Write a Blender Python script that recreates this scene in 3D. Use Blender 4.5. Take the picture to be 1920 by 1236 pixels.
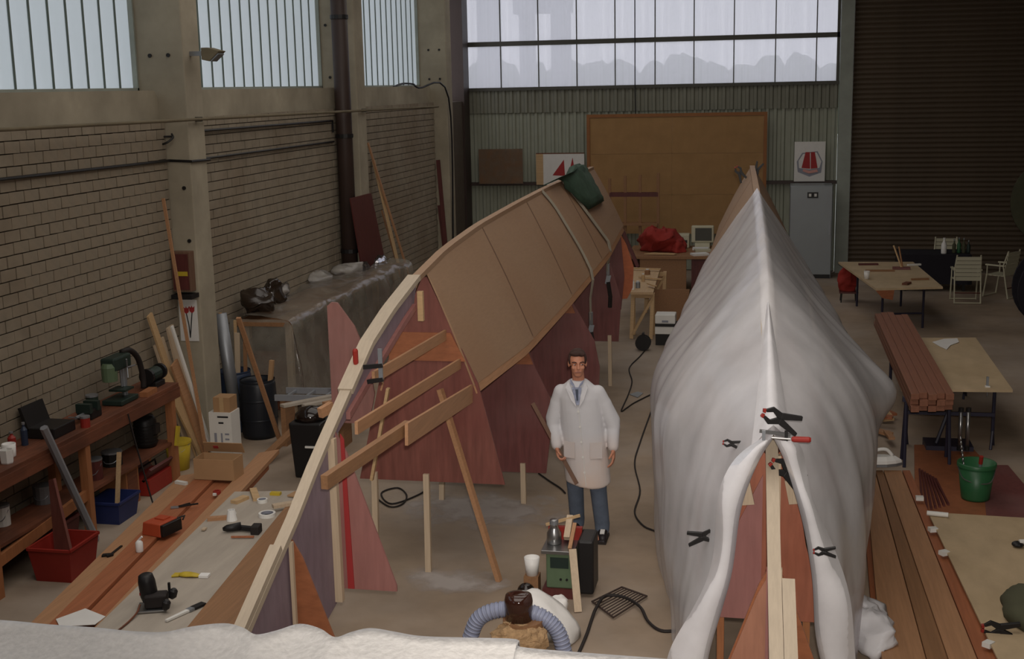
import bpy, bmesh, math, random
from mathutils import Vector, Matrix, Euler, noise
random.seed(7)
PI = math.pi
scene = bpy.context.scene
C = scene.collection
for o in list(bpy.data.objects): bpy.data.objects.remove(o)

# ------------------------------------------------------------------ camera
# world: X along the back wall, Y into the hall, Z up; metres. The photographer stands on a mezzanine.
FW, FH, FOC = 1920, 1236, 2370.0
CAM = Vector((0, 0, 4.1))
def _axes(vp=(1450, 152), roll=math.atan(.021)):
    Y = Vector((vp[0]-FW/2, -(vp[1]-FH/2), -FOC)).normalized()
    Z = Vector((math.cos(roll), math.sin(roll), 0)).cross(Y).normalized()
    if Z.y < 0: Z = -Z
    return Y.cross(Z), Y, Z
AX, AY, AZ = _axes()
R3 = Matrix((AX, AY, AZ))
cam_d = bpy.data.cameras.new('camera'); cam = bpy.data.objects.new('camera', cam_d); C.objects.link(cam)
cam.matrix_world = Matrix.Translation(CAM) @ R3.to_4x4()
cam_d.sensor_width = 36; cam_d.lens = FOC*36/FW; cam_d.clip_end = 500; cam_d.clip_start = .05
scene.camera = cam
def at(x, y, z=None, Y=None, X=None):
    d = R3 @ Vector((x-FW/2, -(y-FH/2), -FOC)).normalized()
    t = (z-CAM.z)/d.z if z is not None else (Y/d.y if Y is not None else X/d.x)
    return CAM + d*t

# ------------------------------------------------------------------ light
world = bpy.data.worlds.new('overcast_sky'); scene.world = world; world.use_nodes = True
bg = world.node_tree.nodes['Background']; bg.inputs[0].default_value = (.84, .85, .92, 1); bg.inputs[1].default_value = 1.40
def area(name, loc, size, energy, col, rot=(0, 0, 0)):
    l = bpy.data.lights.new(name, 'AREA'); l.shape = 'RECTANGLE'; l.size, l.size_y = size; l.energy = energy; l.color = col
    o = bpy.data.objects.new(name, l); C.objects.link(o); o.location = loc; o.rotation_euler = rot; return o
area('rooflight_near_offscreen', (-1.6, 5.5, 7.3), (7, 7), 285, (1.0, .93, .86))
area('rooflight_middle_offscreen', (-2.6, 14.5, 7.3), (7, 7), 165, (1.0, .93, .86))
area('rooflight_far_offscreen', (-2.6, 23, 7.3), (7, 5), 85, (1.0, .93, .86))
fl = bpy.data.lights.new('camera_flash_offscreen', 'SPOT'); fl.energy = 1500; fl.spot_size = 1.0; fl.spot_blend = .9; fl.shadow_soft_size = .05; fl.color = (1, .93, .86)
flo = bpy.data.objects.new('camera_flash_offscreen', fl); C.objects.link(flo); flo.location = (.04, .02, 4.24)
flo.rotation_euler = (Vector((-1.2, 12, 1.6))-flo.location).to_track_quat('-Z', 'Y').to_euler()
vs = scene.view_settings; vs.view_transform = 'Standard'; vs.look = 'None'; vs.exposure = 0; vs.gamma = 1; vs.use_curve_mapping = False

# ------------------------------------------------------------------ materials
def lin(h):
    h = h.lstrip('#'); out = []
    for i in (0, 2, 4):
        c = int(h[i:i+2], 16)/255; out.append(c/12.92 if c <= .04045 else ((c+.055)/1.055)**2.4)
    return out
MATS = {}
def M(name, col, rough=.6, var=.15, scale=5, stretch=(1, 1, 1), metal=0, bump=0, spec=.35, col2=None, mix2=.5, scale2=1.5, coat=0):
    if name in MATS: return MATS[name]
    m = bpy.data.materials.new(name); m.use_nodes = True; nt = m.node_tree; N = nt.nodes; L = nt.links
    p = N['Principled BSDF']; c = lin(col)
    p.inputs['Roughness'].default_value = rough; p.inputs['Metallic'].default_value = metal
    p.inputs['Specular IOR Level'].default_value = spec; p.inputs['Coat Weight'].default_value = coat
    tc = N.new('ShaderNodeTexCoord'); mp = N.new('ShaderNodeMapping'); mp.inputs['Scale'].default_value = stretch
    L.new(tc.outputs['Object'], mp.inputs[0])
    nz = N.new('ShaderNodeTexNoise'); nz.inputs['Scale'].default_value = scale; nz.inputs['Detail'].default_value = 6; nz.inputs['Roughness'].default_value = .6
    L.new(mp.outputs[0], nz.inputs[0])
    r = N.new('ShaderNodeValToRGB'); r.color_ramp.elements[0].position = .3; r.color_ramp.elements[1].position = .72
    r.color_ramp.elements[0].color = [v*(1-var) for v in c]+[1]; r.color_ramp.elements[1].color = [min(1, v*(1+var)) for v in c]+[1]
    L.new(nz.outputs[0], r.inputs[0]); out = r.outputs[0]
    if col2:
        n2 = N.new('ShaderNodeTexNoise'); n2.inputs['Scale'].default_value = scale2; n2.inputs['Detail'].default_value = 4; L.new(tc.outputs['Object'], n2.inputs[0])
        r2 = N.new('ShaderNodeValToRGB'); r2.color_ramp.elements[0].position = .45; r2.color_ramp.elements[1].position = .68
        r2.color_ramp.elements[0].color = (0, 0, 0, 1); r2.color_ramp.elements[1].color = (mix2, mix2, mix2, 1); L.new(n2.outputs[0], r2.inputs[0])
        mx = N.new('ShaderNodeMix'); mx.data_type = 'RGBA'; L.new(r2.outputs[0], mx.inputs[0]); L.new(out, mx.inputs[6]); mx.inputs[7].default_value = lin(col2)+[1]
        out = mx.outputs[2]
    L.new(out, p.inputs['Base Color'])
    if bump:
        b = N.new('ShaderNodeBump'); b.inputs['Strength'].default_value = bump; b.inputs['Distance'].default_value = .02
        L.new(nz.outputs[0], b.inputs['Height']); L.new(b.outputs[0], p.inputs['Normal'])
    MATS[name] = m; return m
def film(name, col, clear, rough=.25, gloss=.5, scale=3, bump=.5, trans=.45, vary=.12, stretch=(1, 1, 1), crease=None):
    """polythene film: part clear, part milky, with a soft gloss"""
    m = bpy.data.materials.new(name); m.use_nodes = True; nt = m.node_tree; N = nt.nodes; L = nt.links
    N.remove(N['Principled BSDF']); o = N['Material Output']; c = lin(col)+[1]
    tc = N.new('ShaderNodeTexCoord'); nz = N.new('ShaderNodeTexNoise'); nz.inputs['Scale'].default_value = scale; nz.inputs['Detail'].default_value = 5; mp = N.new('ShaderNodeMapping'); mp.inputs['Scale'].default_value = stretch; L.new(tc.outputs['Object'], mp.inputs[0]); L.new(mp.outputs[0], nz.inputs[0])
    b = N.new('ShaderNodeBump'); b.inputs['Strength'].default_value = bump; b.inputs['Distance'].default_value = .03; L.new(nz.outputs[0], b.inputs['Height'])
    if crease:
        rg = N.new('ShaderNodeTexNoise'); rg.noise_type = 'RIDGED_MULTIFRACTAL'; rg.inputs['Scale'].default_value = crease[0]; rg.inputs['Detail'].default_value = 3; m0 = N.new('ShaderNodeMapping'); m0.inputs['Scale'].default_value = (1, 1, .45); L.new(tc.outputs['Object'], m0.inputs[0]); L.new(m0.outputs[0], rg.inputs[0])
        b2 = N.new('ShaderNodeBump'); b2.inputs['Strength'].default_value = crease[1]; b2.inputs['Distance'].default_value = .02; L.new(rg.outputs[0], b2.inputs['Height']); L.new(b2.outputs[0], b.inputs['Normal'])
    d = N.new('ShaderNodeBsdfDiffuse'); d.inputs[0].default_value = c; t = N.new('ShaderNodeBsdfTranslucent'); t.inputs[0].default_value = c
    tr = N.new('ShaderNodeBsdfTransparent'); g = N.new('ShaderNodeBsdfGlossy'); g.inputs['Roughness'].default_value = rough; g.inputs[0].default_value = (.9, .9, .95, 1)
    for n in (d, t, g): L.new(b.outputs[0], n.inputs['Normal'])
    m1 = N.new('ShaderNodeMixShader'); m1.inputs[0].default_value = trans; L.new(d.outputs[0], m1.inputs[1]); L.new(t.outputs[0], m1.inputs[2])
    mr = N.new('ShaderNodeMapRange'); mr.inputs[1].default_value = .3; mr.inputs[2].default_value = .7; mr.inputs[3].default_value = max(0, clear-vary); mr.inputs[4].default_value = min(1, clear+vary); L.new(nz.outputs[0], mr.inputs[0])
    m2 = N.new('ShaderNodeMixShader'); L.new(mr.outputs[0], m2.inputs[0]); L.new(m1.outputs[0], m2.inputs[1]); L.new(tr.outputs[0], m2.inputs[2])
    fr = N.new('ShaderNodeFresnel'); fr.inputs[0].default_value = 1.45; ml = N.new('ShaderNodeMath'); ml.operation = 'MULTIPLY'; ml.inputs[1].default_value = gloss; L.new(fr.outputs[0], ml.inputs[0])
    m3 = N.new('ShaderNodeMixShader'); L.new(ml.outputs[0], m3.inputs[0]); L.new(m2.outputs[0], m3.inputs[1]); L.new(g.outputs[0], m3.inputs[2])
    L.new(m3.outputs[0], o.inputs[0]); MATS[name] = m; return m

# ------------------------------------------------------------------ mesh helpers
WO = {}                                   # world origin of every object
class MB:
    def __init__(s): s.v = []; s.f = []
    def add(s, vs, fs):
        k = len(s.v); s.v += [Vector(p) for p in vs]; s.f += [tuple(i+k for i in f) for f in fs]; return s
    def box(s, c, d, rot=(0, 0, 0)):
        m = Euler(rot).to_matrix(); c = Vector(c); h = Vector(d)/2
        return s.add([c+m@Vector((x*h.x, y*h.y, z*h.z)) for x in (-1, 1) for y in (-1, 1) for z in (-1, 1)],
                     [(0, 1, 3, 2), (4, 6, 7, 5), (0, 4, 5, 1), (2, 3, 7, 6), (0, 2, 6, 4), (1, 5, 7, 3)])
    def beam(s, a, b, w, h, up=(0, 0, 1), w2=None, h2=None):
        a = Vector(a); b = Vector(b); d = (b-a).normalized(); u = Vector(up)
        if abs(d.dot(u)) > .98: u = Vector((0, 1, 0))
        r = d.cross(u).normalized(); u = r.cross(d); w2 = w2 or w; h2 = h2 or h
        vs = [p+r*x*ww/2+u*z*hh/2 for p, ww, hh in ((a, w, h), (b, w2, h2)) for x, z in ((-1, -1), (1, -1), (1, 1), (-1, 1))]
        return s.add(vs, [(3, 2, 1, 0), (4, 5, 6, 7)]+[(i, (i+1) % 4, 4+(i+1) % 4, 4+i) for i in range(4)])
    def prism(s, pts, ext):
        e = Vector(ext); n = len(pts); vs = [Vector(p) for p in pts]+[Vector(p)+e for p in pts]
        return s.add(vs, [tuple(range(n))[::-1], tuple(range(n, 2*n))]+[(i, (i+1) % n, n+(i+1) % n, n+i) for i in range(n)])
    def tube(s, path, r, n=8, caps=True):
        path = [Vector(p) for p in path]; m = len(path); rs = r if isinstance(r, (list, tuple)) else [r]*m; vs = []; u = None
        for i, p in enumerate(path):
            t = (path[min(i+1, m-1)]-path[max(i-1, 0)]).normalized()
            if u is None: u = t.orthogonal().normalized()
            u = (u-t*u.dot(t)).normalized(); w = t.cross(u)
            vs += [p+(u*math.cos(2*PI*k/n)+w*math.sin(2*PI*k/n))*rs[i] for k in range(n)]
        fs = [(i*n+k, i*n+(k+1) % n, (i+1)*n+(k+1) % n, (i+1)*n+k) for i in range(m-1) for k in range(n)]
        if caps: fs += [tuple(range(n))[::-1], tuple(range((m-1)*n, m*n))]
        return s.add(vs, fs)
    def lathe(s, prof, c, n=20, rot=(0, 0, 0), sx=1, sy=1, caps=True):
        m = Euler(rot).to_matrix(); c = Vector(c); k = len(prof)
        vs = [c+m@Vector((r*sx*math.cos(2*PI*j/n), r*sy*math.sin(2*PI*j/n), z)) for r, z in prof for j in range(n)]
        fs = [(i*n+j, i*n+(j+1) % n, (i+1)*n+(j+1) % n, (i+1)*n+j) for i in range(k-1) for j in range(n)]
        if caps: fs += [tuple(range(n))[::-1], tuple(range((k-1)*n, k*n))]
        return s.add(vs, fs)
    def ell(s, c, r, n=14, rot=(0, 0, 0)):
        prof = [(max(.001, math.sin(PI*i/n)), -math.cos(PI*i/n)) for i in range(n+1)]
        m = Euler(rot).to_matrix(); c = Vector(c); k = len(prof); q = n+4
        vs = [c+m@Vector((p*math.cos(2*PI*j/q)*r[0], p*math.sin(2*PI*j/q)*r[1], z*r[2])) for p, z in prof for j in range(q)]
        return s.add(vs, [(i*q+j, i*q+(j+1) % q, (i+1)*q+(j+1) % q, (i+1)*q+j) for i in range(k-1) for j in range(q)])
    def grid(s, rows):
        n = len(rows[0]); vs = [p for r in rows for p in r]
        return s.add(vs, [(i*n+j, i*n+j+1, (i+1)*n+j+1, (i+1)*n+j) for i in range(len(rows)-1) for j in range(n-1)])
    def build(s, name, mat, parent=None, smooth=False, bev=0, solid=0, mods=None, kind=None, origin=None):
        lo = Vector([min(v[i] for v in s.v) for i in range(3)]); hi = Vector([max(v[i] for v in s.v) for i in range(3)])
        og = Vector(origin) if origin else Vector(((lo.x+hi.x)/2, (lo.y+hi.y)/2, lo.z))
        me = bpy.data.meshes.new(name); me.from_pydata([v-og for v in s.v], [], s.f); me.update()
        bm = bmesh.new(); bm.from_mesh(me); bmesh.ops.recalc_face_normals(bm, faces=bm.faces); bm.to_mesh(me); bm.free()
        if smooth:
            for p in me.polygons: p.use_smooth = True
        me.materials.append(MATS[mat] if isinstance(mat, str) else mat)
        o = bpy.data.objects.new(name, me); C.objects.link(o); put(o, og, parent)
        if solid: md = o.modifiers.new('thickness', 'SOLIDIFY'); md.thickness = solid; md.offset = 0
        if bev: md = o.modifiers.new('bevel', 'BEVEL'); md.width = bev; md.segments = 2; md.limit_method = 'ANGLE'
        if kind: o['kind'] = kind
        return o
def put(o, og, parent=None):
    og = Vector(og); WO[o.name] = og
    if parent: o.parent = parent; o.location = og-WO[parent.name]
    else: o.location = og
def tag(o, label, cat, group=None, kind=None):
    if label: o['label'] = label
    if cat: o['category'] = cat
    if group: o['group'] = group
    if kind: o['kind'] = kind
    return o
def thing(name, label, cat, loc, group=None):
    o = bpy.data.objects.new(name, None); o.empty_display_size = .1; C.objects.link(o); put(o, loc); return tag(o, label, cat, group)
def struct(name, mb, mat, parent=None, **k):
    o = mb.build(name, mat, parent, **k)
    if not parent: o['kind'] = 'structure'
    return o
def V(*a): return Vector(a)
def lerp(a, b, t): return a+(b-a)*t
def crv(pts, n):
    """catmull-rom through pts"""
    pts = [Vector(p) for p in pts]; q = [pts[0]*2-pts[1]]+pts+[pts[-1]*2-pts[-2]]; out = []
    for i in range(1, len(q)-2):
        for k in range(n):
            t = k/n; a, b, c, d = q[i-1:i+3]
            out.append(.5*((2*b)+(c-a)*t+(2*a-5*b+4*c-d)*t*t+(3*b-a-3*c+d)*t**3))
    return out+[pts[-1]]
def interp(tab, x):
    if x <= tab[0][0]: return tab[0][1]
    for (a, u), (b, w) in zip(tab, tab[1:]):
        if x <= b: return u+(w-u)*(x-a)/(b-a)
    return tab[-1][1]
def fbm(p, o=3):
    return sum(noise.noise(p*(2**i))/(2**i) for i in range(o))

# palette
M('concrete_floor', '#94826f', .85, .22, 1.3, bump=.15, col2='#b5aaa0', mix2=.45, scale2=.55)
M('concrete', '#a09784', .9, .15, 2.5, bump=.1, col2='#6d6556', mix2=.4, scale2=.8)
M('concrete_beam', '#6e6450', .9, .18, 2.5, bump=.1)
M('mortar', '#5b5146', .95, .1, 6)
M('brick', '#8b806f', .9, .16, 3.5, bump=.15, col2='#756450', mix2=.5, scale2=.7)
M('steel_paint_dark', '#3a2d28', .5, .1, 4)
M('cladding', '#909384', .55, .08, 2, spec=.4, col2='#7c7c69', mix2=.4, scale2=.6)
M('flashing', '#4a4942', .6, .1, 3)
M('shutter', '#55483a', .55, .15, 2, col2='#3c322a', mix2=.5, scale2=.5)
M('post_green', '#8f948b', .6, .12, 3)
M('ceiling', '#77736c', .9, .05, 1)
M('pine', '#b9a58c', .6, .10, 6, (9, 9, .6))
M('pine_long', '#bb9d78', .6, .12, 6, (9, .5, 9))
M('pine_flat', '#b99a72', .6, .12, 6, (.6, 9, 9))
M('stem_wood', '#afa08c', .6, .08, 6, (9, 1, 2))
M('mahogany', '#75473e', .5, .22, 4, (6, 6, .7), col2='#6a3430', mix2=.6, scale2=1.2)
M('mahogany_pink', '#946660', .55, .12, 4, (6, 6, .7), col2='#9a5f5a', mix2=.5)
M('mahogany_dusty', '#7c554e', .6, .15, 4, (6, 6, .7), col2='#8c6a64', mix2=.5)
M('mahogany_dark', '#6d3f3c', .5, .2, 4, (6, 6, .7), col2='#7d5b58', mix2=.6, scale2=1.0)
M('mahogany_deep', '#572b28', .5, .2, 4, (6, 6, .7))
M('ply_purple', '#83727a', .6, .14, 4, (4, 4, 1), col2='#77626c', mix2=.5)
M('ply_orange', '#925a3c', .5, .16, 5, (2, 2, 5))
M('ply_orange_bright', '#b3643f', .5, .12, 5, (2, 2, 5))
M('ply_red_brown', '#9a5e48', .5, .16, 4, (6, 6, .8), col2='#85452f', mix2=.5)
M('hull_ply', '#977a60', .65, .07, 9, (1, 1, 7), col2='#8f6c50', mix2=.5, scale2=.5)
M('plank_red', '#9c6040', .55, .18, 5, (10, .45, 10))
M('plank_brown', '#8a6546', .6, .16, 5, (10, .45, 10))
M('plank_tan', '#a67c5a', .6, .14, 5, (10, .45, 10))
M('ply_pale', '#b8a282', .6, .12, 2.5, (2, 1, 2), col2='#a08a68', mix2=.4, scale2=.9)
M('table_grey', '#a59b8e', .65, .12, 2.5, (4, .6, 4))
M('bench_wood', '#70432f', .6, .3, 4, (8, .6, 8), col2='#3a241c', mix2=.6)
M('bench_leg', '#9a6440', .6, .15, 6, (9, 9, .7))
M('hardboard', '#97744a', .7, .1, 4, col2='#86653c', mix2=.4)
M('hardboard_trim', '#8a5a34', .7, .1, 4)
M('cardboard', '#a5825e', .8, .06, 5)
M('red_plastic', '#8f2a22', .45, .08, 4)
M('red_cloth', '#8f2c25', .85, .12, 5, bump=.3)
M('green_plastic', '#2b5a38', .4, .08, 5)
M('blue_plastic', '#26305e', .45, .1, 5)
M('yellow_plastic', '#b9a030', .45, .08, 5)
M('barrel_blue', '#2a3448', .4, .1, 4)
M('barrel_dark', '#1d2026', .4, .1, 4)
M('black', '#1c1a1a', .45, .1, 6)
M('black_gloss', '#1e1512', .12, .1, 6, spec=.6)
M('bag_black', '#2a2018', .22, .15, 4, spec=.6, bump=.2)
M('rubber', '#241e1c', .7, .1, 6)
M('steel', '#9a9a9a', .3, .05, 6, metal=.9)
M('steel_dull', '#8d9094', .45, .08, 6, metal=.6)
M('galv', '#8f9298', .4, .06, 4, metal=.3)
M('machine_green', '#5a6c52', .5, .1, 5)
M('machine_dark', '#22302a', .5, .15, 5)
M('white_paint', '#d8d6d0', .5, .04, 5)
M('white_plastic', '#e2e0dc', .4, .03, 5)
M('white_cloth', '#e0deda', .85, .04, 6, bump=.2)
M('paper', '#d5d3cf', .8, .04, 6)
M('red_ink', '#9c3030', .7, .05, 6)
M('grey_ink', '#8a8c96', .7, .05, 6)
M('black_ink', '#2a2a2c', .7, .05, 6)
M('pink_ink', '#c9938a', .7, .05, 6)
M('orange_case', '#a8472a', .5, .06, 5)
M('fridge', '#8b9092', .4, .08, 1.5, metal=.2, col2='#76757a', mix2=.4)
M('chair_white', '#b9b49c', .5, .06, 5)
M('table_steel', '#2a2838', .45, .1, 5)
M('dark_cloth', '#201d24', .9, .1, 5)
M('olive_cloth', '#4a4a38', .9, .12, 5, bump=.3)
M('green_cloth', '#33493a', .85, .25, 8, bump=.4)
M('webbing', '#9a9282', .8, .08, 8)
M('coat', '#c4c3c6', .85, .03, 5, col2='#c9b3a4', mix2=.55, scale2=2.2)
M('coat_clean', '#c8c7ca', .85, .03, 5)
M('jeans', '#5a6474', .9, .15, 9, bump=.1)
M('shirt', '#8d93a8', .85, .25, 30)
M('skin', '#b98066', .55, .06, 6)
M('hair', '#3a2620', .8, .2, 30, bump=.3)
M('shoe', '#211c1e', .5, .1, 6)
M('hose', '#8f95ac', .45, .05, 8, spec=.5)
M('shavings', '#a98a66', .9, .3, 30, bump=.5)
M('amber_gloss', '#3a211a', .08, .1, 4, spec=.7)
M('tree', '#6c7866', .95, .12, 4)
M('silo', '#868a90', .9, .06, 1)
M('ground_out', '#a0a398', .95, .1, .3)
film('film_milky', '#eceaec', .31, .22, .65, 2.2, .3, .15, .10, crease=(2.4, .55))
film('film_wrap', '#a09888', .85, .1, .9, 6, .6, .3)
film('film_crumple', '#cfcac2', .42, .15, .9, 5, .6, .3)
M('lap_sheet', '#77776a', .55, .1, 2)
M('ply_salmon', '#a0705a', .55, .14, 4, (6, 6, .8))
M('strip_wood', '#845844', .55, .15, 5, (10, .45, 10))
M('lath_brown', '#6b5040', .6, .15, 5, (6, 6, 1))
film('film_white', '#eceaec', .12, .25, .4, 2.5, .5, .2, crease=(5, .6))
film('film_clear', '#b8b2a4', .55, .16, .85, 4, .5, .4)
film('pane_side', '#c9d0d0', .25, .35, .3, 3, .05, .8, .04, (1, 1, .1))
film('pane_end', '#e8e8ee', .34, .3, .3, 9, .05, .85, .06, (1, 1, .02))
film('film_bubble', '#c6c3bf', .10, .3, .5, 45, .22, .3)
M('flange', '#5d675f', .6, .1, 3)
# ================================================================== STRUCTURE
XW, XB, YB, XR, YF, ZC = -7.0, -6.68, 28.0, 9.0, -3.0, 7.6
struct('floor', MB().box(((XW+XR)/2, (YF+YB)/2, -.1), (XR-XW+.6, YB-YF+.6, .2)), 'concrete_floor')
struct('ceiling', MB().box(((XW+XR)/2, (YF+YB)/2, ZC+.1), (XR-XW+.6, YB-YF+.6, .2)), 'ceiling')
struct('wall_right', MB().box((XR+.15, (YF+YB)/2, ZC/2), (.3, YB-YF+.6, ZC)), 'concrete_beam')
struct('wall_front', MB().box(((XW+XR)/2, YF-.15, ZC/2), (XR-XW, .3, ZC)), 'concrete_beam')
# --- left wall: sand-lime brick with real joints
wl = MB().box((XB-.17, (YF+YB)/2, 1.9), (.30, YB-YF, 3.8))
wl.box((XW-.15, (YF+YB)/2, 7.1), (.3, YB-YF, 1.0))
wl = struct('wall_left', wl, 'mortar')
BL, BH, CO = .24, .101, .1125
cols = [(13.3, 9.0), (19.3, 13.72), (25.0, 19.72)]
def brick_ok(y0, y1):
    return any(y1 <= a+.005 and y0 >= b-.005 for a, b in cols)
bm_ = MB().box((0, 0, 0), (.03, BL-.012, BH), ); meshes = []
for k in range(5):
    me = bpy.data.meshes.new('brick'); q = MB().box((0, 0, 0), (.03, BL-.012, BH)); j = random.Random(k)
    me.from_pydata([v+Vector((j.uniform(-.002, .002), j.uniform(-.004, .004), j.uniform(-.004, .004))) for v in q.v], [], q.f); me.materials.append(MATS['brick']); me.update(); meshes.append(me)
rest = MB(); cand = []
for r in range(34):
    for c_ in range(int(16.2/BL)+2):
        y0 = 9.0+(c_-(.5 if r % 2 else 0))*BL; y1 = y0+BL
        for a, b in cols:
            u0, u1 = max(y0, b+.004), min(y1, a-.004)
            if u1-u0 > .05: cand.append(((u0+u1)/2, r*CO+.056, u1-u0, r))
near = [q for q in cand if q[0] < 13.3 and .95 < q[1] and q[0] > 10.2 and q[1] < 3.72]
near.sort(key=lambda q: q[0]); near = near[:300]; ns = set(near)
for i, (y, z, l, r) in enumerate(near):
    o = bpy.data.objects.new('brick', meshes[(i*7+r) % 5]); C.objects.link(o); put(o, (XB-.013+random.uniform(-.004, .004), y, z), wl)
    if abs(l-BL) > .01: o.scale.y = l/BL
for q in cand:
    if q not in ns: rest.box((XB-.013+random.uniform(-.004, .004), q[0], q[1]), (.03, q[2]-.012, BH))
rest.build('far_brickwork', 'brick', wl, kind='stuff')
# --- concrete columns with bolt holes
def column(y, holes):
    c = struct('concrete_column', MB().box((-6.71, y+.21, ZC/2), (.62, .42, ZC)), 'concrete', bev=.015)
    for dx, z in holes: MB().lathe([(.022, -.006), (.022, .012)], (-7+dx, y-.004, z), 10, (PI/2, 0, 0)).build('bolt', 'black', c)
column(13.3, [(.2, 4.52), (.42, 4.52), (.5, 3.05), (.52, 2.45), (.52, 2.0)])
column(19.3, [(.13, 5.1), (.17, 4.3)])
column(25.0, [(.24, 4.85), (.46, 4.85), (.24, 4.28), (.46, 4.28)])
tr = 0
for a, b in cols:      # concrete beam under each window, chamfered where it meets the column
    tr += 1
    pts = [(-7.0, b+.003, 3.80), (-7.0, a-.003, 3.80), (-7.0, a-.003, 4.05), (-7.0, a-.09, 4.14), (-7.0, b+.003, 4.14)]
    struct('trim_%d' % tr, MB().prism(pts, (.26, 0, 0)), 'concrete')
    # shadow-gap lintel course set back below the beam
# --- left windows: upright channel-glass panes in thin frames
for i, (a, b) in enumerate(((13.3, 6.0), (19.3, 13.72), (25.0, 19.72))):
    n = round((a-b)/.33); w = (a-b)/n
    fr = MB().box((-6.99, (a+b)/2, 4.155), (.06, a-b, .03)).box((-6.99, (a+b)/2, 6.58), (.06, a-b, .04)).box((-6.99, b+.015, 5.36), (.06, .03, 2.46)).box((-6.99, a-.015, 5.36), (.06, .03, 2.46))
    win = struct('window_%d' % (i+1), fr, 'post_green')
    for k in range(n):
        y = b+w*(k+.5)
        MB().box((-7.02, y, 5.36), (.008, w-.012, 2.4)).build('pane', 'pane_side', win)
        MB().box((-7.012, y+w/2, 5.36), (.02, .02, 2.42)).build('glass_flange', 'flange', win)
# --- back wall: profiled sheet below, translucent sheeting above, roller shutter to the right
wb = MB().box((-2.8, YB+.2, 7.3), (8.6, .2, .6)).box((5.3, YB+.2, 7.2), (7.5, .2, .8))
for x0, x1 in ((-7.0, 1.36),): wb.box(((x0+x1)/2, YB+.16, 2.0), (x1-x0, .08, 4.0))
wb = struct('wall_back', wb, 'flashing')
pitch = .167; nsheet = 8; w = (1.36+7.0)/nsheet
def corr(x0, x1, z0, z1, yb, depth=.035):
    xs = []; x = x0; 
    while x < x1-.001:
        for f, d in ((0, 0), (.40, 0), (.52, depth), (.86, depth)): 
            if x+f*pitch < x1: xs.append((x+f*pitch, d))
        x += pitch
    xs.append((x1, 0))
    return MB().grid([[V(x, yb-d, z0) for x, d in xs], [V(x, yb-d, z1) for x, d in xs]])
for k in range(nsheet):
    corr(-7.0+k*w, -7.0+(k+1)*w, .02, 4.0, YB+.1+.004*(k % 2)).build('cladding_sheet', 'cladding', wb)
corr(-7.0, 1.36, 3.52, 4.02, YB+.052).build('lap_strip', 'lap_sheet', wb)
struct('trim_4', MB().box((-2.82, YB+.0, 1.95), (8.36, .14, .07)), 'steel_paint_dark')
struct('trim_5', MB().box((-2.82, YB+.02, 4.045), (8.36, .12, .07)), 'flashing')
zbar0, zbar1 = 4.96, 5.06
win = struct('window_4', MB().box((-2.82, YB+.03, 5.03), (8.36, .07, .10)).box((-2.82, YB+.03, 6.95), (8.36, .07, .08)).box((-6.97, YB+.03, 5.5), (.06, .07, 2.9)).box((1.33, YB+.03, 5.5), (.06, .07, 2.9)), 'flashing')
xs = [-7.0]+[at(x, 100, Y=YB).x for x in (866, 938, 1009, 1081, 1153, 1228, 1301, 1376, 1454, 1531)]+[1.36]
for x0, x1 in zip(xs, xs[1:]):
    for z0, z1 in ((4.08, 4.98), (5.08, 6.91)):
        MB().box(((x0+x1)/2, YB+.05, (z0+z1)/2), (x1-x0-.01, .008, z1-z0)).build('pane', 'pane_end', win)
    if x1 < 1.3:
        MB().box((x1, YB+.035, 5.5), (.022, .035, 2.86)).build('glazing_bar', 'flashing', win)
tag(MB().tube([(at(1190, 0, Y=27.9).x, 27.93, 7.2), (at(1190, 0, Y=27.9).x, 27.93, 4.0), (at(1193, 285, Y=27.9).x, 27.93, 2.6)], .012, 6).build('power_cable', 'black'), 'thin dark cable hanging straight down in front of the end window', 'cable')
struct('steel_post', MB().box((1.50, YB-.02, ZC/2), (.27, .24, ZC)), 'post_green', bev=.01)
sh = struct('door_1', MB().box((5.3, YB+.12, 3.4), (7.3, .04, 6.8)), 'shutter')
me = None
for k in range(66):
    z = .05+k*.1035
    if me is None:
        o = MB().grid([[V(x, YB+.10-.03*math.sin(PI*t), z+.1035*t) for x in (1.65, 8.95)] for t in (0, .2, .4, .6, .8, .95, 1)]).build('slat', 'shutter', sh, smooth=True); me = o.data; og = WO[o.name]
    else:
        o = bpy.data.objects.new('slat', me); C.objects.link(o); put(o, og+V(0, 0, .1035*k), sh)
struct('trim_6', MB().box((-6.82, 27.7, ZC/2), (.34, .5, ZC)), 'steel_paint_dark')
# rainwater pipe, cable trays, rail
p = MB().tube([(-6.53, 18.98, 0), (-6.53, 18.98, 7.5)], .125, 14)
dp = thing('down_pipe', 'thick dark brown down pipe running up in front of a concrete column', 'pipe', (-6.53, 18.98, 0))
p.build('pipe', 'steel_paint_dark', dp, smooth=True)
for z in (1.6, 3.4, 5.2): MB().lathe([(.14, -.03), (.14, .03)], (-6.53, 18.98, z), 14).build('collar', 'black', dp); MB().box((-6.53, 19.15, z), (.05, .3, .04)).build('pipe_bracket', 'black', dp)
rail = thing('wall_rail', 'long thin metal rail fixed across the concrete columns under the windows', 'rail', (-6.33, 16.5, 3.78))
MB().tube([(-6.33, 8.5, 3.84), (-6.33, 24.0, 3.75)], .018, 8).build('rod', 'concrete_beam', rail)
for y in (13.5, 19.5): MB().box((-6.365, y, 3.81 if y < 15 else 3.775), (.08, .04, .05)).build('clip', 'black', rail)
MB().tube([(-6.655, 9.2, 3.42), (-6.655, 13.28, 3.30)], .014, 6)
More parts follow.
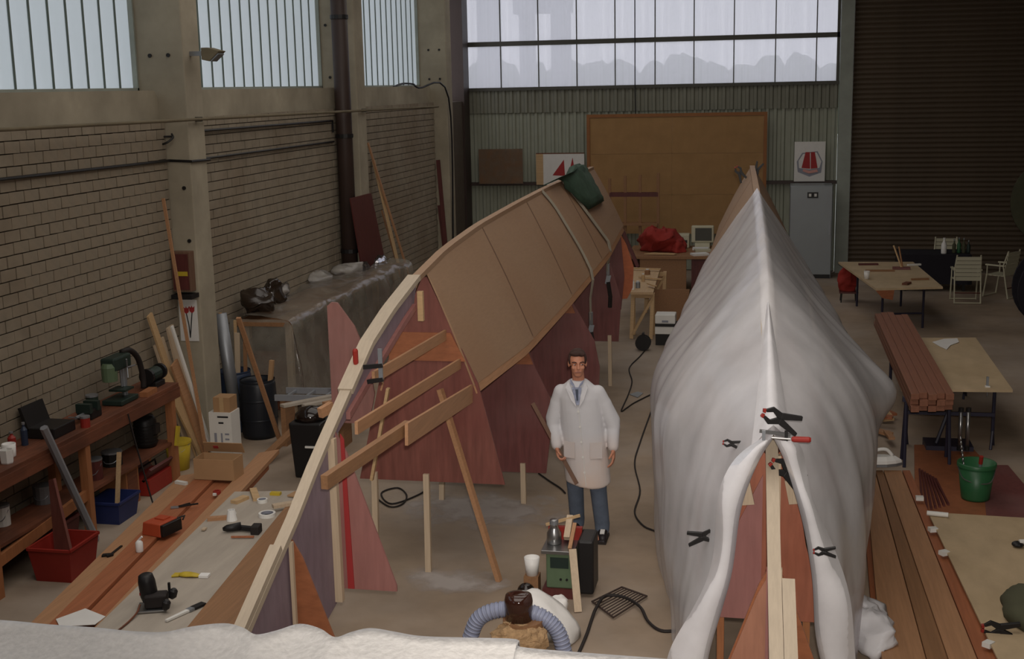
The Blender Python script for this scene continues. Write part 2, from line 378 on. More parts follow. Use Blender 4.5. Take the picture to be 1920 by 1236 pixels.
cb = MB().tube([(-6.652, 9.0, 3.40), (-6.652, 13.28, 3.36), (-6.38, 13.27, 3.35), (-6.38, 13.75, 3.34), (-6.652, 13.78, 3.33), (-6.652, 18.82, 3.32)], .016, 6)
tag(cb.build('wall_cable', 'black'), 'dark electric cable running along the top of the brickwork and round a column', 'cable')
for (y0, y1, z) in ((13.86, 18.8, 3.66),):
    tag(MB().tube([(-6.65, y0, z-.22), (-6.65, y0, z), (-6.65, y1, z-.02), (-6.65, y1, z-.2)], .017, 6).build('conduit', 'black'), 'dark conduit frame fixed round the top of the middle brick bay', 'conduit')
tag(MB().tube(crv([at(738, 163, X=-6.85), at(755, 157, X=-6.8), at(775, 158, X=-6.7), at(785, 165, X=-6.6), (-6.36, 24.95, 3.9), (-6.36, 24.95, .6)], 6), .018, 6).build('looped_cable', 'black'), 'black cable looping over the window ledge and down the last column', 'cable')
hk = MB().tube(crv([at(322, 251, Y=13.27), at(324, 258, Y=13.24), at(312, 268, Y=13.2), at(296, 272, Y=13.2), at(290, 271, Y=13.2)], 5), .012, 6).tube([at(322, 256, Y=13.29), at(288, 257, Y=13.2)], .012, 6)
tag(hk.build('wall_hook', 'black'), 'bent black iron hook sticking out of the first concrete column', 'hook')
# flood lamp on the first column
q = at(388, 100, X=-6.2)
fl_ = thing('flood_lamp', 'small floodlight with angled shade on the first concrete column', 'lamp', (q.x, q.y, q.z-.1))
MB().beam((-6.4, q.y, q.z), (q.x-.02, q.y, q.z), .05, .05).build('bracket', 'steel_dull', fl_)
MB().add([q+V(*v) for v in ((-.03, -.09, .06), (.05, -.09, .06), (.19, -.09, .02), (.06, -.09, -.09), (-.03, -.09, -.07), (-.03, .09, .06), (.05, .09, .06), (.19, .09, .02), (.06, .09, -.09), (-.03, .09, -.07))],
         [(0, 1, 2, 3, 4), (9, 8, 7, 6, 5), (0, 5, 6, 1), (1, 6, 7, 2), (2, 7, 8, 3), (3, 8, 9, 4), (4, 9, 5, 0)]).build('housing', 'concrete_beam', fl_, bev=.006)
MB().box(q+V(.12, 0, -.045), (.02, .15, .12), (0, .87, 0)).build('lens', 'steel_dull', fl_)
# --- outside, seen hazily through the sheeting
struct('ground', MB().box((0, 90, -.3), (300, 120, .2)), 'ground_out')
def silo(x0, x1, y, h, lab):
    a, b = at(x0, 150, Y=y), at(x1, 150, Y=y); r = (b.x-a.x)/2
    t = thing('tower', lab, 'tower', ((a.x+b.x)/2, y, -.2), 'pale towers outside the end window')
    MB().lathe([(r, 0), (r, h)], ((a.x+b.x)/2, y, -.2), 16).build('shaft', 'silo', t, smooth=True)
    MB().lathe([(r*1.12, h-.5), (r*1.12, h-.1)], ((a.x+b.x)/2, y, -.2), 16).build('band', 'silo', t)
silo(897, 942, 70, 16, 'widest pale tower dimly seen outside the end window')
silo(975, 1006, 78, 16, 'middle slim tower dimly seen outside the end window, beside the widest')
silo(1034, 1072, 74, 16, 'tower outside the end window with a dark platform near its top')
a, b = at(965, 10, Y=77), at(1072, 10, Y=77)
tag(MB().box(((a.x+b.x)/2, 77.0, (at(1000, 8, Y=77).z)), (b.x-a.x, 1.2, 1.1)).build('tower_bridge', 'silo'), 'pale bridge joining two towers outside the end window', 'bridge')
rr = random.Random(3)
for k in range(15):
    x = 840+k*55; y = 88+14*(k % 2)+rr.uniform(-1.5, 1.5); c = at(x, 112+rr.uniform(-14, 10), Y=y); rad = rr.uniform(1.3, 2.0)
    t = thing('tree', 'hazy pale tree in the row beyond the end window', 'tree', (c.x, y, -.2), 'trees beyond the end window')
    MB().lathe([(.2, 0), (.12, c.z)], (c.x, y, -.2), 8).build('trunk', 'tree', t)
    m = MB().ell((c.x, y, c.z*.5), (rad, rad, c.z*.5), 10)
    m.v = [v+Vector((fbm(v*.9), fbm(v*.9+V(9, 0, 0)), fbm(v*.9+V(0, 9, 0))))*.5 for v in m.v]
    m.build('crown', 'tree', t, smooth=True)
# --- mezzanine the photographer stands on
mz = MB().box((-1.2, .2, 2.30), (9.0, 6.2, .16)); mz = struct('mezzanine', mz, 'concrete_beam')
for x in (-5.4, 3.0): MB().box((x, 3.05, 1.11), (.16, .16, 2.22)).build('post', 'steel_paint_dark', mz)
# ================================================================== THE TWO HULLS (built keel-up on legs)
KEEL = [(6.15, 1.05), (6.3, 1.13), (6.63, 1.30), (7.01, 1.49), (7.43, 1.74), (7.88, 1.97), (8.51, 2.29), (9.05, 2.45), (9.74, 2.60), (10.6, 2.72), (11.8, 2.80), (13.5, 2.85), (15, 2.88), (16.5, 2.89), (18.7, 2.90)]
CHINE = [(10, (.40, 1.66)), (11.5, (.51, 1.68)), (13.5, (.53, 1.75)), (16.5, (.55, 1.91)), (18.6, (.46, 2.04))]
def chine(Y):
    return interp([(a, b[0]) for a, b in CHINE], Y), interp([(a, b[1]) for a, b in CHINE], Y)
def keel(Y): return interp(KEEL, Y)
def bulkhead(h, name, ax, Y, half, base, mat, th=.018, label=None, both=True):
    """transverse plywood frame: mirrored half profile [(half width, z)...] from the keel down to base"""
    x = ax(Y); k = keel(Y)-.07
    L = [(x-a, Y, z) for a, z in half][::-1]+[(x-.02, Y, k), (x+.02, Y, k)]+[(x+a, Y, z) for a, z in half]
    if not both: L = [(x+.012, Y, half[-1][1]), (x+.012, Y, k)]+[(x+a, Y, z) for a, z in half]
    o = MB().prism(L, (0, th, 0)).build(name, mat, h)
    if label: o['label'] = label
    return o
def make_hull(label, cat, ax, right):
    h = thing('boat_hull', label, cat, (ax(11), 11, 0), 'upturned wooden boat hulls under construction')
    P = lambda Y, dx, z: V(ax(Y)+dx, Y, z)
    # backbone plate: follows the stem, straight foot between 6.2 and 7.8
    top = [P(Y, 0, keel(Y)-.03) for Y in (6.2, 6.63, 7.01, 7.43, 7.88, 8.51, 9.05, 9.74)]
    low = [P(Y, 0, z) for Y, z in ((9.62, 2.36), (9.3, 2.28), (8.54, 2.05), (8.0, 1.88), (7.74, 1.80), (7.74, .70), (7.4, .62), (6.2, .60))]
    MB().prism([p-V(.012, 0, 0) for p in top+low], (.024, 0, 0)).build('backbone_plate', 'ply_purple', h)
    MB().prism([p+V(.013, 0, 0) for p in [P(Y, 0, z) for Y, z in ((9.6, 2.36), (9.3, 2.28), (8.54, 2.05), (8.0, 1.88), (8.0, 1.93), (8.54, 2.10), (9.3, 2.33), (9.6, 2.41))]], (.03, 0, 0)).build('edge_batten', 'mahogany_pink', h)
    # laminated stem timber: lower and upper lengths, each of two laminations
    def lam(Y0, Y1, w, lift, n=14, mat='stem_wood', dx=0):
        m = MB(); rows = []
        for i in range(n+1):
            Y = Y0+(Y1-Y0)*i/n; d = (V(0, .02, keel(Y+.01)-keel(Y-.01))).normalized(); nrm = V(0, -d.z, d.y); c = P(Y, dx, keel(Y))+nrm*lift
            rows.append([c+V(-w/2, 0, 0)-nrm*.022, c+V(w/2, 0, 0)-nrm*.022, c+V(w/2, 0, 0)+nrm*.022, c+V(-w/2, 0, 0)+nrm*.022, c+V(-w/2, 0, 0)-nrm*.022])
        m.grid(rows); k = len(m.v); m.f += [(0, 1, 2, 3), (k-2, k-3, k-4, k-5)]
        return m.build('stem_lamination', mat, h)
    lam(5.9, 8.5, .075, 0); lam(8.05, 9.72, .105, .012); lam(5.9, 6.78, .07, .046 if not right else .0, 8, dx=0 if not right else .075)
    lam(9.74, 18.65, .07, -.01, 24, 'hull_ply')
    # upright post on the plate, wooden blocks at the keel
    MB().beam(P(7.66, .035, .70), P(7.66, .03, 1.84), .055, .05).build('post', 'pine', h)
    for dx, z in ((-.055, 2.42), (.075, 2.40)): MB().beam(P(9.62, dx, z-.13), P(9.62, dx, z+.11), .045, .04).build('keel_block', 'pine' if dx < 0 else 'pine_flat', h)
    # bulkheads
    bulkhead(h, 'bulkhead', ax, 6.95, [(.08, 1.28), (.30, .66)], .7, 'ply_orange')
    MB().prism([P(6.93, -.02, 1.36), P(6.93, -.09, 1.22), P(6.93, -.29, .66), P(6.93, -.02, .66)], (0, .015, 0)).build('bulkhead_facing', 'ply_purple' if not right else 'ply_salmon', h)
    for dx in (-.03, .035): MB().beam(P(6.9, dx, .66), P(6.9, dx, 1.40), .022, .03).build('cleat', 'pine' if dx > 0 else 'mahogany_pink', h)
    if right:
        bulkhead(h, 'bulkhead', ax, 7.70, [(.06, 1.86), (.17, 1.55), (.22, 1.25), (.36, .74)], .74, 'ply_red_brown')
        MB().prism([P(7.68, -.05, 1.70), P(7.68, -.19, 1.40), P(7.68, -.24, 1.15), P(7.68, -.355, .745), P(7.68, -.05, .745)], (0, .015, 0)).build('bulkhead_facing', 'mahogany_pink', h)
        for dx, z in ((-.16, 1.60), (.13, 1.62)):
            MB().prism([P(7.64, dx-.05, z+.06), P(7.64, dx+.03, z+.06), P(7.64, dx+.06, z-.08), P(7.64, dx-.02, z-.09)], (0, .035, 0)).build('wedge_block', 'pine', h)
    else:
        bulkhead(h, 'bulkhead', ax, 7.78, [(.09, 1.70), (.40, .78), (.40, .74)], .74, 'mahogany_pink', both=False)
        MB().prism([P(7.77, .055, .745), P(7.77, .05, 1.84), P(7.77, .075, 1.80), P(7.77, .10, .745)], (0, .012, 0)).build('glue_strip', 'red_ink', h)
        px = [(613, 574), (621, 567), (632, 568), (645, 586), (664, 612), (690, 672), (702, 740), (692, 795), (624, 792)]
        MB().prism([at(x, y, Y=8.62) for x, y in px], (0, .02, 0)).build('gusset_panel', 'mahogany_dusty', h)
    bulkhead(h, 'bulkhead', ax, 10.0, [(.43, 1.67), (.64, .80)], .8, 'mahogany')
    MB().prism([P(9.985, -.33, 2.10), P(9.985, .21, 2.10), P(9.985, .33, 1.86), P(9.985, -.33, 1.86)], (0, .014, 0)).build('bulkhead_doubler', 'ply_orange', h)
    bulkhead(h, 'bulkhead', ax, 11.9, [(.42, 1.66), (.52, 1.38), (.70, 1.01), (.61, .31)], .3, 'mahogany_dark')
    MB().prism([P(11.885, .1, 1.80), P(11.885, .38, 1.75), P(11.885, .50, 1.42), P(11.885, .1, 1.42)], (0, .014, 0)).build('bulkhead_doubler', 'ply_orange', h)
    bulkhead(h, 'bulkhead', ax, 14.3, [(.42, 1.72), (.72, 1.18), (.78, .86), (.76, .5)], .5, 'mahogany_dark')
    MB().prism([P(14.285, .1, 1.75), P(14.285, .40, 1.75), P(14.285, .50, 1.5), P(14.285, .1, 1.5)], (0, .014, 0)).build('bulkhead_doubler', 'ply_orange', h)
    bulkhead(h, 'bulkhead', ax, 17.0, [(.47, 1.85), (.66, 1.22), (.62, .62)], .6, 'mahogany_dark')
    bulkhead(h, 'bulkhead', ax, 18.5, [(.44, 2.0), (.5, 1.3), (.45, .8)], .8, 'mahogany_dark')
    # plywood skin: five sheets a side with open seams
    seams = [9.98, 11.85, 13.9, 16.05, 18.7] if not right else [9.98, 12.2, 14.4, 16.6, 18.7]
    for sd in (1, -1):
        for a, b in zip(seams, seams[1:]):
            rows = []
            for i in range(7):
                Y = a+.011+(b-a-.022)*i/6; ch, cz = chine(Y); k = keel(Y)
                slant = .0
                rows.append([P(Y+slant*t, sd*(.012+(ch-.012)*t), k-.005+(cz-k)*t+.03*math.sin(PI*t)) for t in (0, .25, .5, .75, 1)])
            MB().grid(rows).build('side_panel', 'hull_ply', h, solid=.014)
            if b < 18:
                rows = []
                for Y in (b-.012, b+.012):
                    ch, cz = chine(Y); k = keel(Y); rows.append([P(Y, sd*(.012+(ch-.012)*t+.009), k+.0+(cz-k)*t+.03*math.sin(PI*t)) for t in (.03, .25, .5, .75, .98)])
                MB().grid(rows).build('seam_filler', 'lath_brown', h)
        rows = []
        for i in range(19):
            Y = 10+8.6*i/18; ch, cz = chine(Y); rows.append([P(Y, sd*(ch-.012), cz-.005), P(Y, sd*(ch+.012), cz-.075)])
        MB().grid(rows).build('chine_stringer', 'plank_tan', h, solid=.03)
    # legs
    for Y, xs, zt in ((7.75, (-.30, .24), .76) if right else (7.75, (-.30,), .76), (10.0, (-.5, -.04), .82), (11.9, (-.45, .38), .36), (14.3, (-.6, .6), .55), (17.0, (-.5, .5), .66)):
        for dx in xs:
            if right: MB().beam(P(Y+.04, dx, 0), P(Y+.04, dx, zt), .045, .045).build('leg', 'bench_leg', h)
            else: MB().beam(P(Y-.04 if dx != -.04 else 9.96, dx*1.02, 0), P(Y-.01, dx, zt+.05), .05, .045).build('leg', 'pine', h)
    if right: MB().beam(P(7.79, .24, .33), P(7.79, .0, .36), .05, .03).build('leg_brace', 'bench_leg', h)
    return h
axL = lambda Y: -2.80+.022*(Y-10)
axR = lambda Y: .03-.028*(Y-7.7)
hl = make_hull('open boat hull with bare brown plywood skin, keel upwards, beside the man', 'boat hull', axL, False)
# loose stringers fixed to the skin edge, still hanging free at the bow
def stringer(a, b, w, t, mat='plank_tan'): MB().beam(a, b, t, w, (0, 0, 1)).build('stringer', mat, hl)
e1, e2, e3 = at(835, 628, Y=9.99), at(862, 682, Y=9.99), at(886, 728, Y=9.99)
stringer(e1, at(700, 708, X=-2.72), .085, .022); stringer(e2, at(668, 803, X=-2.62), .085, .022)
stringer(at(884, 738, Y=9.97), at(762, 815, X=-2.37), .15, .022); stringer(at(765, 800, X=-2.40), at(608, 905, X=-2.57), .085, .045, 'plank_brown')
stringer(at(600, 775, X=-3.05), at(622, 762, X=-3.0), .07, .04)
b0, b1 = at(825, 730, Y=9.94), at(936, 1090, z=0.0)
MB().beam(b1, b0, .055, .04).build('diagonal_brace', 'plank_tan', hl)
MB().beam(at(697, 900, Y=9.9), at(728, 728, Y=9.9), .045, .025).build('lath', 'pine_flat', hl)
# bow clamps on the stem
q = at(688, 690, X=-2.76)
cl = thing('bar_clamp', 'screw clamp with red handle gripping the stem of the open hull', 'clamp', (q.x, q.y, q.z-.1))
MB().beam(q+V(.10, 0, -.09), q+V(.10, 0, .14), .03, .012).build('bar', 'steel_dull', cl)
MB().beam(q+V(.115, 0, .02), q+V(-.08, 0, .0), .02, .03).build('jaw', 'black', cl)
MB().beam(q+V(.115, 0, -.08), q+V(.0, 0, -.10), .02, .03).build('jaw', 'black', cl)
MB().tube([q+V(-.08, 0, -.05), q+V(-.08, 0, .04)], .008, 6).build('screw', 'steel_dull', cl)
MB().lathe([(.015, .02), (.02, .04), (.02, .12), (.014, .135)], q+V(-.08, 0, .0), 10).build('handle', 'red_plastic', cl)
# straps and green cloth over the skin
def on_skin(px, py, lift=.012):
    """point of the right-hand skin seen at this pixel"""
    lo, hi = 9.5, 19.0; best = None
    for i in range(400):
        Y = lo+(hi-lo)*i/399; p = at(px, py, Y=Y); ch, cz = chine(Y); k = keel(Y); t = (p.x-axL(Y))/ch; e = abs(p.z-(k-.005+(cz-k)*t+.03*math.sin(PI*max(0, min(1, t)))))
        if best is None or e < best[0]: best = (e, p)
    p = best[1]; return p+V(.86, -.10, .50)*(lift+.022)
def strap(label, pts, hang, w):
    path = crv([on_skin(*q) for q in pts], 5)+hang; rows = []
    for i, p in enumerate(path):
        t = (path[min(i+1, len(path)-1)]-path[max(0, i-1)]).normalized(); s = t.cross(V(.86, -.15, .48)).normalized()
        rows.append([p-s*w/2, p+s*w/2])
    o = thing('strap', label, 'strap', path[-1]); MB().grid(rows).build('webbing', 'webbing', o, solid=.004)
    e = path[-1]; MB().box(e+V(0, 0, .02), (.05, .03, .16)).build('buckle', 'steel', o, bev=.006)
    MB().box(e+V(.0, .0, -.12), (.06, .025, .12), (0, .2, 0)).build('ratchet', 'steel_dull', o)
    MB().tube([e+V(0, 0, -.15), e+V(.03, 0, -.35), e+V(.02, .02, -.5)], .03, 6).build('tail', 'rubber', o)
p0 = on_skin(1104, 508)
strap('pale webbing strap over the bare hull hanging down loosest, ahead of the green cloth', [(1012, 360), (1035, 388), (1060, 428), (1085, 470), (1104, 508)], [V(p0.x+.03, p0.y-.05, p0.z-.12), at(1107, 560, Y=p0.y-.05), at(1108, 600, Y=p0.y-.05)], .07)
p1 = on_skin(1137, 455)
strap('pale webbing strap over the bare hull passing under the green cloth', [(1050, 340), (1070, 365), (1095, 398), (1120, 432), (1137, 455)], [V(p1.x+.03, p1.y-.05, p1.z-.12), at(1139, 500, Y=p1.y-.05), at(1140, 508, Y=p1.y-.05)], .09)
rows = []
for i in range(13):
    t = i/12; a = crv([V(1028, 342, 0), V(1045, 327, 0), V(1062, 326, 0), V(1080, 345, 0), V(1100, 372, 0), V(1113, 388, 0)], 12)[int(t*60)]
    wd = 18+12*math.sin(PI*min(1, t*1.1)); r = []
    for j in range(9):
        u = j/8-.5; sx = a.x+u*wd*1.6; sy = a.y-u*wd*.9; lift = .03+.09*(1-(2*u)**2)*(1 if 0 < i < 12 else .3)+.05*fbm(V(i*.9, j*.8, 1))
        p = on_skin(sx, max(sy, 338+ (1045-sx)*.42) if sx < 1060 else sy, lift); r.append(p)
    rows.append(r)
tag(MB().grid(rows).build('green_cloth', 'green_cloth', smooth=True, solid=.01), 'crumpled dark green cloth bundle lying over the bare hull and its strap', 'cloth')

hr = make_hull('plywood boat hull, keel upwards, standing under the milky plastic sheet', 'boat hull', axR, True)
# ------------------------------------------------------------------ film over the right-hand hull
SEC = [(7.40, [(0, 2.04), (.10, 1.85), (.20, 1.50), (.29, 1.00), (.36, .55), (.42, .06)]),
       (7.8, [(0, 2.14), (.20, 1.88), (.34, 1.50), (.42, 1.05), (.50, .50), (.55, .03)]),
       (8.4, [(0, 2.34), (.34, 2.00), (.52, 1.60), (.60, 1.10), (.62, .50), (.62, .02)]),
       (9.0, [(0, 2.52), (.42, 2.14), (.68, 1.68), (.72, 1.10), (.70, .50), (.67, .02)]),
       (9.7, [(0, 2.70), (.45, 2.22), (.80, 1.68), (.83, 1.10), (.80, .50), (.74, .02)]),
       (11., [(0, 2.82), (.46, 2.20), (.90, 1.64), (.93, 1.10), (.92, .55), (.91, .02)]),
       (12.5, [(0, 2.90), (.45, 2.22), (.76, 1.80), (.86, 1.10), (.88, .50), (.88, .02)]),
       (14.3, [(0, 2.945), (.44, 2.25), (.62, 1.88), (.75, 1.10), (.80, .50), (.80, .02)])]
def film_rows(sd, nr=92, nc=44):
    cols_ = []
    for j in range(6): cols_.append(crv([V(Y, s[j][0], s[j][1]) for Y, s in SEC], 13))
    tot = len(cols_[0]); rows = []
    for i in range(tot):
        pr = crv([V(cols_[j][i].x+(([0, .5, 1.0, 1.6, 1.7, 1.7][j])*max(0, (i/tot-.75)/.25)), cols_[j][i].y, cols_[j][i].z) for j in range(6)], 8)
        r = []
        for k, p in enumerate(pr):
            t = k/(len(pr)-1); Y, hf, z = p
            f = noise.noise(V(Y*2.6, sd*3, z*.45))*.035*min(1, t*2.0)+noise.noise(V(Y*6.5, sd*5+2, z*.9))*.009*min(1, t*3)
            f += .03*noise.noise(V(Y*1.2, 8*sd, z*2.2))*t
            if sd > 0: f += .20*math.exp(-((Y-10.9)/.55)**2-((z-1.48)/.26)**2)
            front = max(0, 1-(Y-7.4)/.9)
            f += front*.03*math.sin(z*5+sd)*t
            xx = axR(Y)+sd*max(.0, hf+f if t > .02 else hf)
            if sd > 0 and z < .32: xx = min(xx, .745+.044*(Y-8.36))      # hem brushes the boards on the floor
            r.append(V(xx, Y, max(.012, z+.02*noise.noise(V(Y*3, z*2, sd))*(1-t))))
        rows.append(r)
    return rows
A_, B_ = film_rows(-1), film_rows(1)
rows = [l[::-1]+r[1:] for l, r in zip(A_, B_)]
fs = thing('plastic_sheet', 'milky translucent plastic sheet draped over the second hull down to the floor', 'plastic sheet', (axR(11), 11, 0))
MB().grid(rows).build('sheet', 'film_milky', fs, smooth=True)
# doubled-back hems of the opening: a bright rolled fold on each side
for sd, R_ in ((-1, A_), (1, B_)):
    hem = []
    for k, p in enumerate(R_[0]):
        t = k/(len(R_[0])-1); w = .06+.13*t+.03*math.sin(t*11+sd)
        hem.append([p+V(sd*w*1.25, .03+.02*math.sin(t*17), -.01), p+V(sd*w*.85, -.035-.02*math.sin(t*23), 0), p+V(sd*w*.45, -.055, .0), p+V(sd*.01, -.035, 0), p+V(-sd*.012, .01, 0)])
    MB().grid(hem[1:]).build('hem', 'film_white', fs, smooth=True)
# bright ridge fold from the peak down to the clamp
rf = []
for i in range(20):
    t = i/19; Y = 9.05-1.6*t; z = interp([(s[0], s[1][0][1]) for s in SEC], Y); w = .008+.10*t
    rf.append([V(axR(Y)-w*1.2, Y, z-w*1.25+.012), V(axR(Y)-w*.45, Y-.01, z-w*.35+.03), V(axR(Y), Y-.012, z+.035), V(axR(Y)+w*.45, Y-.01, z-w*.35+.03), V(axR(Y)+w*1.1, Y, z-w*1.2+.012)])
MB().grid(rf).build('ridge_fold', 'film_white', fs, smooth=True)
# crumpled surplus on the floor beside the opening
c0 = at(1630, 1175, z=.16); m = MB().ell(c0, (.17, .42, .16), 22, (0, 0, .15))
m.v = [v+Vector((fbm(v*5), fbm(v*5+V(7, 0, 0)), fbm(v*5+V(0, 7, 0))))*.07 for v in m.v]
for v in m.v: v.z = max(.17 if v.x > .80 else (.06 if v.x > .72 else .012), v.z)
m.build('crumpled_end', 'film_white', fs, smooth=True)
# spring clamps
def spring_clamp(label, q, ang, tilt=0, s=1.0, tip='red_plastic', mat='black'):
    t = thing('spring_clamp', label, 'clamp', q, 'black spring clamps')
    rt = Matrix.Rotation(tilt, 3, 'Z') @ Matrix.Rotation(ang, 3, 'Y')
    def b(name, pts, m, th=.02): MB().prism([Vector(q)+rt@(V(x, -th/2, z)*s) for x, z in pts], rt@V(0, th*s, 0)).build(name, m, t, bev=.002)
    b('jaw', [(-.11, .02), (-.06, .055), (0, .035), (.01, .0), (-.02, .0), (-.055, .025), (-.09, .012)], mat)
    b('jaw', [(-.11, -.02), (-.06, -.055), (0, -.035), (.01, .0), (-.02, .0), (-.055, -.025), (-.09, -.012)], mat)
    b('handle', [(0, .0), (0, .035), (.12, .055), (.125, .03), (.02, .0)], mat, .028); b('handle', [(0, .0), (0, -.035), (.12, -.075), (.125, -.05), (.02, .0)], mat, .028)
    b('jaw_tip', [(-.118, .024), (-.10, .03), (-.095, .004), (-.112, .004)], tip, .022); b('jaw_tip', [(-.118, -.024), (-.10, -.03), (-.095, -.004), (-.112, -.004)], tip, .022)
spring_clamp('black spring clamp gripping the plastic sheet above the red-handled clamp', at(1463, 785, Y=7.42), .35, .2)
spring_clamp('black spring clamp on the reddish bulkhead inside the sheet opening', at(1474, 884, Y=7.52), .6, .2)
def proj(p):
    c = R3.transposed() @ (Vector(p)-CAM); return FW/2+FOC*c.x/-c.z, FH/2-FOC*c.y/-c.z
def on_film(x, y):
    best = None
    for R_ in (A_, B_):
        for r in R_:
            for p in r:
                u, v = proj(p); d = (p-CAM).length
                if abs(u-x) < 9 and abs(v-y) < 9 and (best is None or d < best[0]): best = (d, p)
    if best is None: return at(x, y, Y=7.8)
    return at(x, y, Y=best[1].y-.05)
spring_clamp('small black clamp gripping the sheet hem highest on the side of the man', on_film(1372, 832), .1, 0, .5)
spring_clamp('black clamp gripping the low hem of the sheet towards the green machine', on_film(1318, 1006), .15, PI, .8)
spring_clamp('black clamp gripping the low hem of the sheet towards the mahogany boards', at(1545, 1034, Y=7.27), -.05, 0, .55)
spring_clamp('black and red clamp at the far tip of the covered hull, on its window side', at(1388, 325, Y=18.0), 1.0, 0, 1.0)
spring_clamp('dark clamp at the far tip of the covered hull, on its shutter side', at(1419, 318, Y=18.2), -1.2, 0, .9)
q = at(1450, 812, Y=7.36)
cl = thing('bar_clamp', 'steel clamp with red wooden handle across the top of the sheet opening', 'clamp', q)
MB().beam(q+V(-.08, 0, .01), q+V(.10, 0, -.01), .012, .02).build('bar', 'steel', cl)
for dx in (-.055, .075): MB().box(q+V(dx, 0, -.015), (.02, .02, .06)).build('jaw', 'black' if dx > 0 else 'steel_dull', cl)
MB().tube([q+V(-.01, -.015, -.025), q+V(.10, -.015, -.03)], .007, 8).build('screw', 'steel', cl)
MB().lathe([(.012, 0), (.018, .012), (.018, .10), (.012, .112)], q+V(.105, -.015, -.03), 10, (0, PI/2, 0)).build('handle', 'red_plastic', cl)
# ================================================================== LEFT SIDE
# ---- foreground: white bubble film spread over the mezzanine edge
edge = [(-260, 1150), (0, 1164), (90, 1172), (180, 1178), (250, 1185), (310, 1186), (360, 1176), (420, 1170), (455, 1178), (480, 1191), (520, 1183), (562, 1171), (600, 1180), (628, 1196), (660, 1186), (695, 1179), (740, 1186), (790, 1194), (880, 1197), (968, 1200), (975, 1214), (1080, 1224), (1240, 1236), (1330, 1244)]
far = crv([at(x, y, z=2.47) for x, y in edge], 5); rows = []
for i, p in enumerate(far):
    r = [V(p.x, p.y+.02, 2.40)]
    for k in range(26):
        t = k/25; y = p.y-2.3*t**1.3; rip = .028*fbm(V(p.x*2.2, y*2.2, 3))*(min(1, t*6))+.012*noise.noise(V(p.x*9, y*7, 1))*min(1, t*5)
        r.append(V(p.x*(1-.10*t), y, 2.47-.055*min(1, t*5)+rip))
    rows.append(r)
tag(MB().grid(rows).build('bubble_film', 'film_bubble', smooth=True, solid=.004), 'white bubble film spread out over the edge of the platform', 'plastic sheet')

# ---- workbench along the brick wall
wbn = thing('workbench', 'long red-brown wooden workbench standing along the brick wall', 'workbench', (-6.42, 10.4, 0))
for i, (x, mt) in enumerate(((-6.55, 'bench_wood'), (-6.32, 'bench_wood'))): MB().box((x, 10.4, 1.02), (.22, 3.7, .06)).build('top_board', mt, wbn, bev=.004)
MB().box((-6.215, 10.4, .95), (.03, 3.7, .11)).build('apron', 'bench_wood', wbn)
for y in (8.85, 10.35, 12.1):
    for x in (-6.25, -6.58): MB().box((x, y, .49), (.08, .08, .98)).build('leg', 'bench_leg', wbn)
MB().box((-6.42, 10.4, .42), (.36, 3.5, .03)).build('shelf', 'bench_wood', wbn)
MB().beam((-6.25, 8.85, .30), (-6.25, 10.35, .42), .04, .10).build('rail', 'bench_leg', wbn)
# drill press
q = V(-6.40, 11.35, 1.05)
dp = thing('drill_press', 'dark green bench drill press with belt housing on the workbench', 'drill press', q)
MB().box(q+V(0, 0, .03), (.22, .34, .05)).build('base', 'machine_dark', dp, bev=.008)
MB().tube([q+V(0, .1, .04), q+V(0, .1, .44)], .03, 12).build('column', 'steel_dull', dp)
hd_ = MB().box(q+V(.0, -.03, .42), (.16, .34, .14)).build('head', 'machine_dark', dp, bev=.02)
MB().lathe([(.075, -.1), (.08, .04), (.06, .08)], q+V(.0, -.17, .36), 14).build('motor', 'machine_green', hd_)
MB().tube([q+V(.02, .02, .36), q+V(.02, .02, .16)], [.02, .012], 8).build('spindle', 'steel_dull', dp)
MB().box(q+V(.02, 0, .14), (.18, .18, .02)).build('table', 'machine_dark', dp)
for k in range(3):
    a = k*2.1; MB().tube([q+V(.09, .02, .36), q+V(.12, .02+.11*math.cos(a), .36+.11*math.sin(a))], .008, 6).build('feed_lever', 'steel_dull', hd_)
MB().tube(crv([q+V(0, .1, .5), q+V(0, .27, .48), q+V(0, .42, .36), q+V(0, .49, .16), q+V(0, .49, .03)], 6), .03, 8).build('hose', 'rubber', dp, smooth=True)
# bench grinder and vise
q = V(-6.40, 12.07, 1.05); g = thing('bench_grinder', 'black bench grinder on the workbench end beside the drill press', 'grinder', q)
MB().box(q+V(0, 0, .03), (.16, .2, .06)).build('base', 'black', g, bev=.01); MB().lathe([(.06, -.1), (.075, -.06), (.075, .06), (.06, .1)], q+V(0, 0, .13), 14, (PI/2, 0, 0)).build('motor', 'machine_dark', g)
for s in (-1, 1): MB().lathe([(.085, -.02), (.085, .02)], q+V(0, s*.14, .13), 16, (PI/2, 0, 0)).build('wheel_guard', 'black', g)
q = V(-6.40, 10.75, 1.05); g = thing('bench_vise', 'dark iron vise on the workbench', 'vise', q)
MB().box(q+V(0, 0, .05), (.16, .2, .1)).build('body', 'black', g, bev=.015); MB().box(q+V(.02, -.12, .12), (.15, .05, .09)).build('jaw', 'machine_dark', g); MB().box(q+V(.02, .02, .12), (.15, .05, .09)).build('jaw', 'machine_dark', g); MB().tube([q+V(.02, -.28, .07), q+V(.02, .05, .07)], .015, 8).build('screw', 'steel_dull', g); MB().tube([q+V(-.06, -.27, .07), q+V(.10, -.27, .07)], .007, 6).build('handle', 'steel_dull', g)
q = V(-6.45, 10.15, 1.05); g = thing('machine_case', 'open black tool case lying on the workbench near the vise', 'tool case', q)
MB().box(q+V(0, 0, .05), (.3, .36, .1)).build('tray', 'black', g, bev=.01); MB().box(q+V(-.15, 0, .18), (.03, .36, .22), (0, -.3, 0)).build('lid', 'black', g)
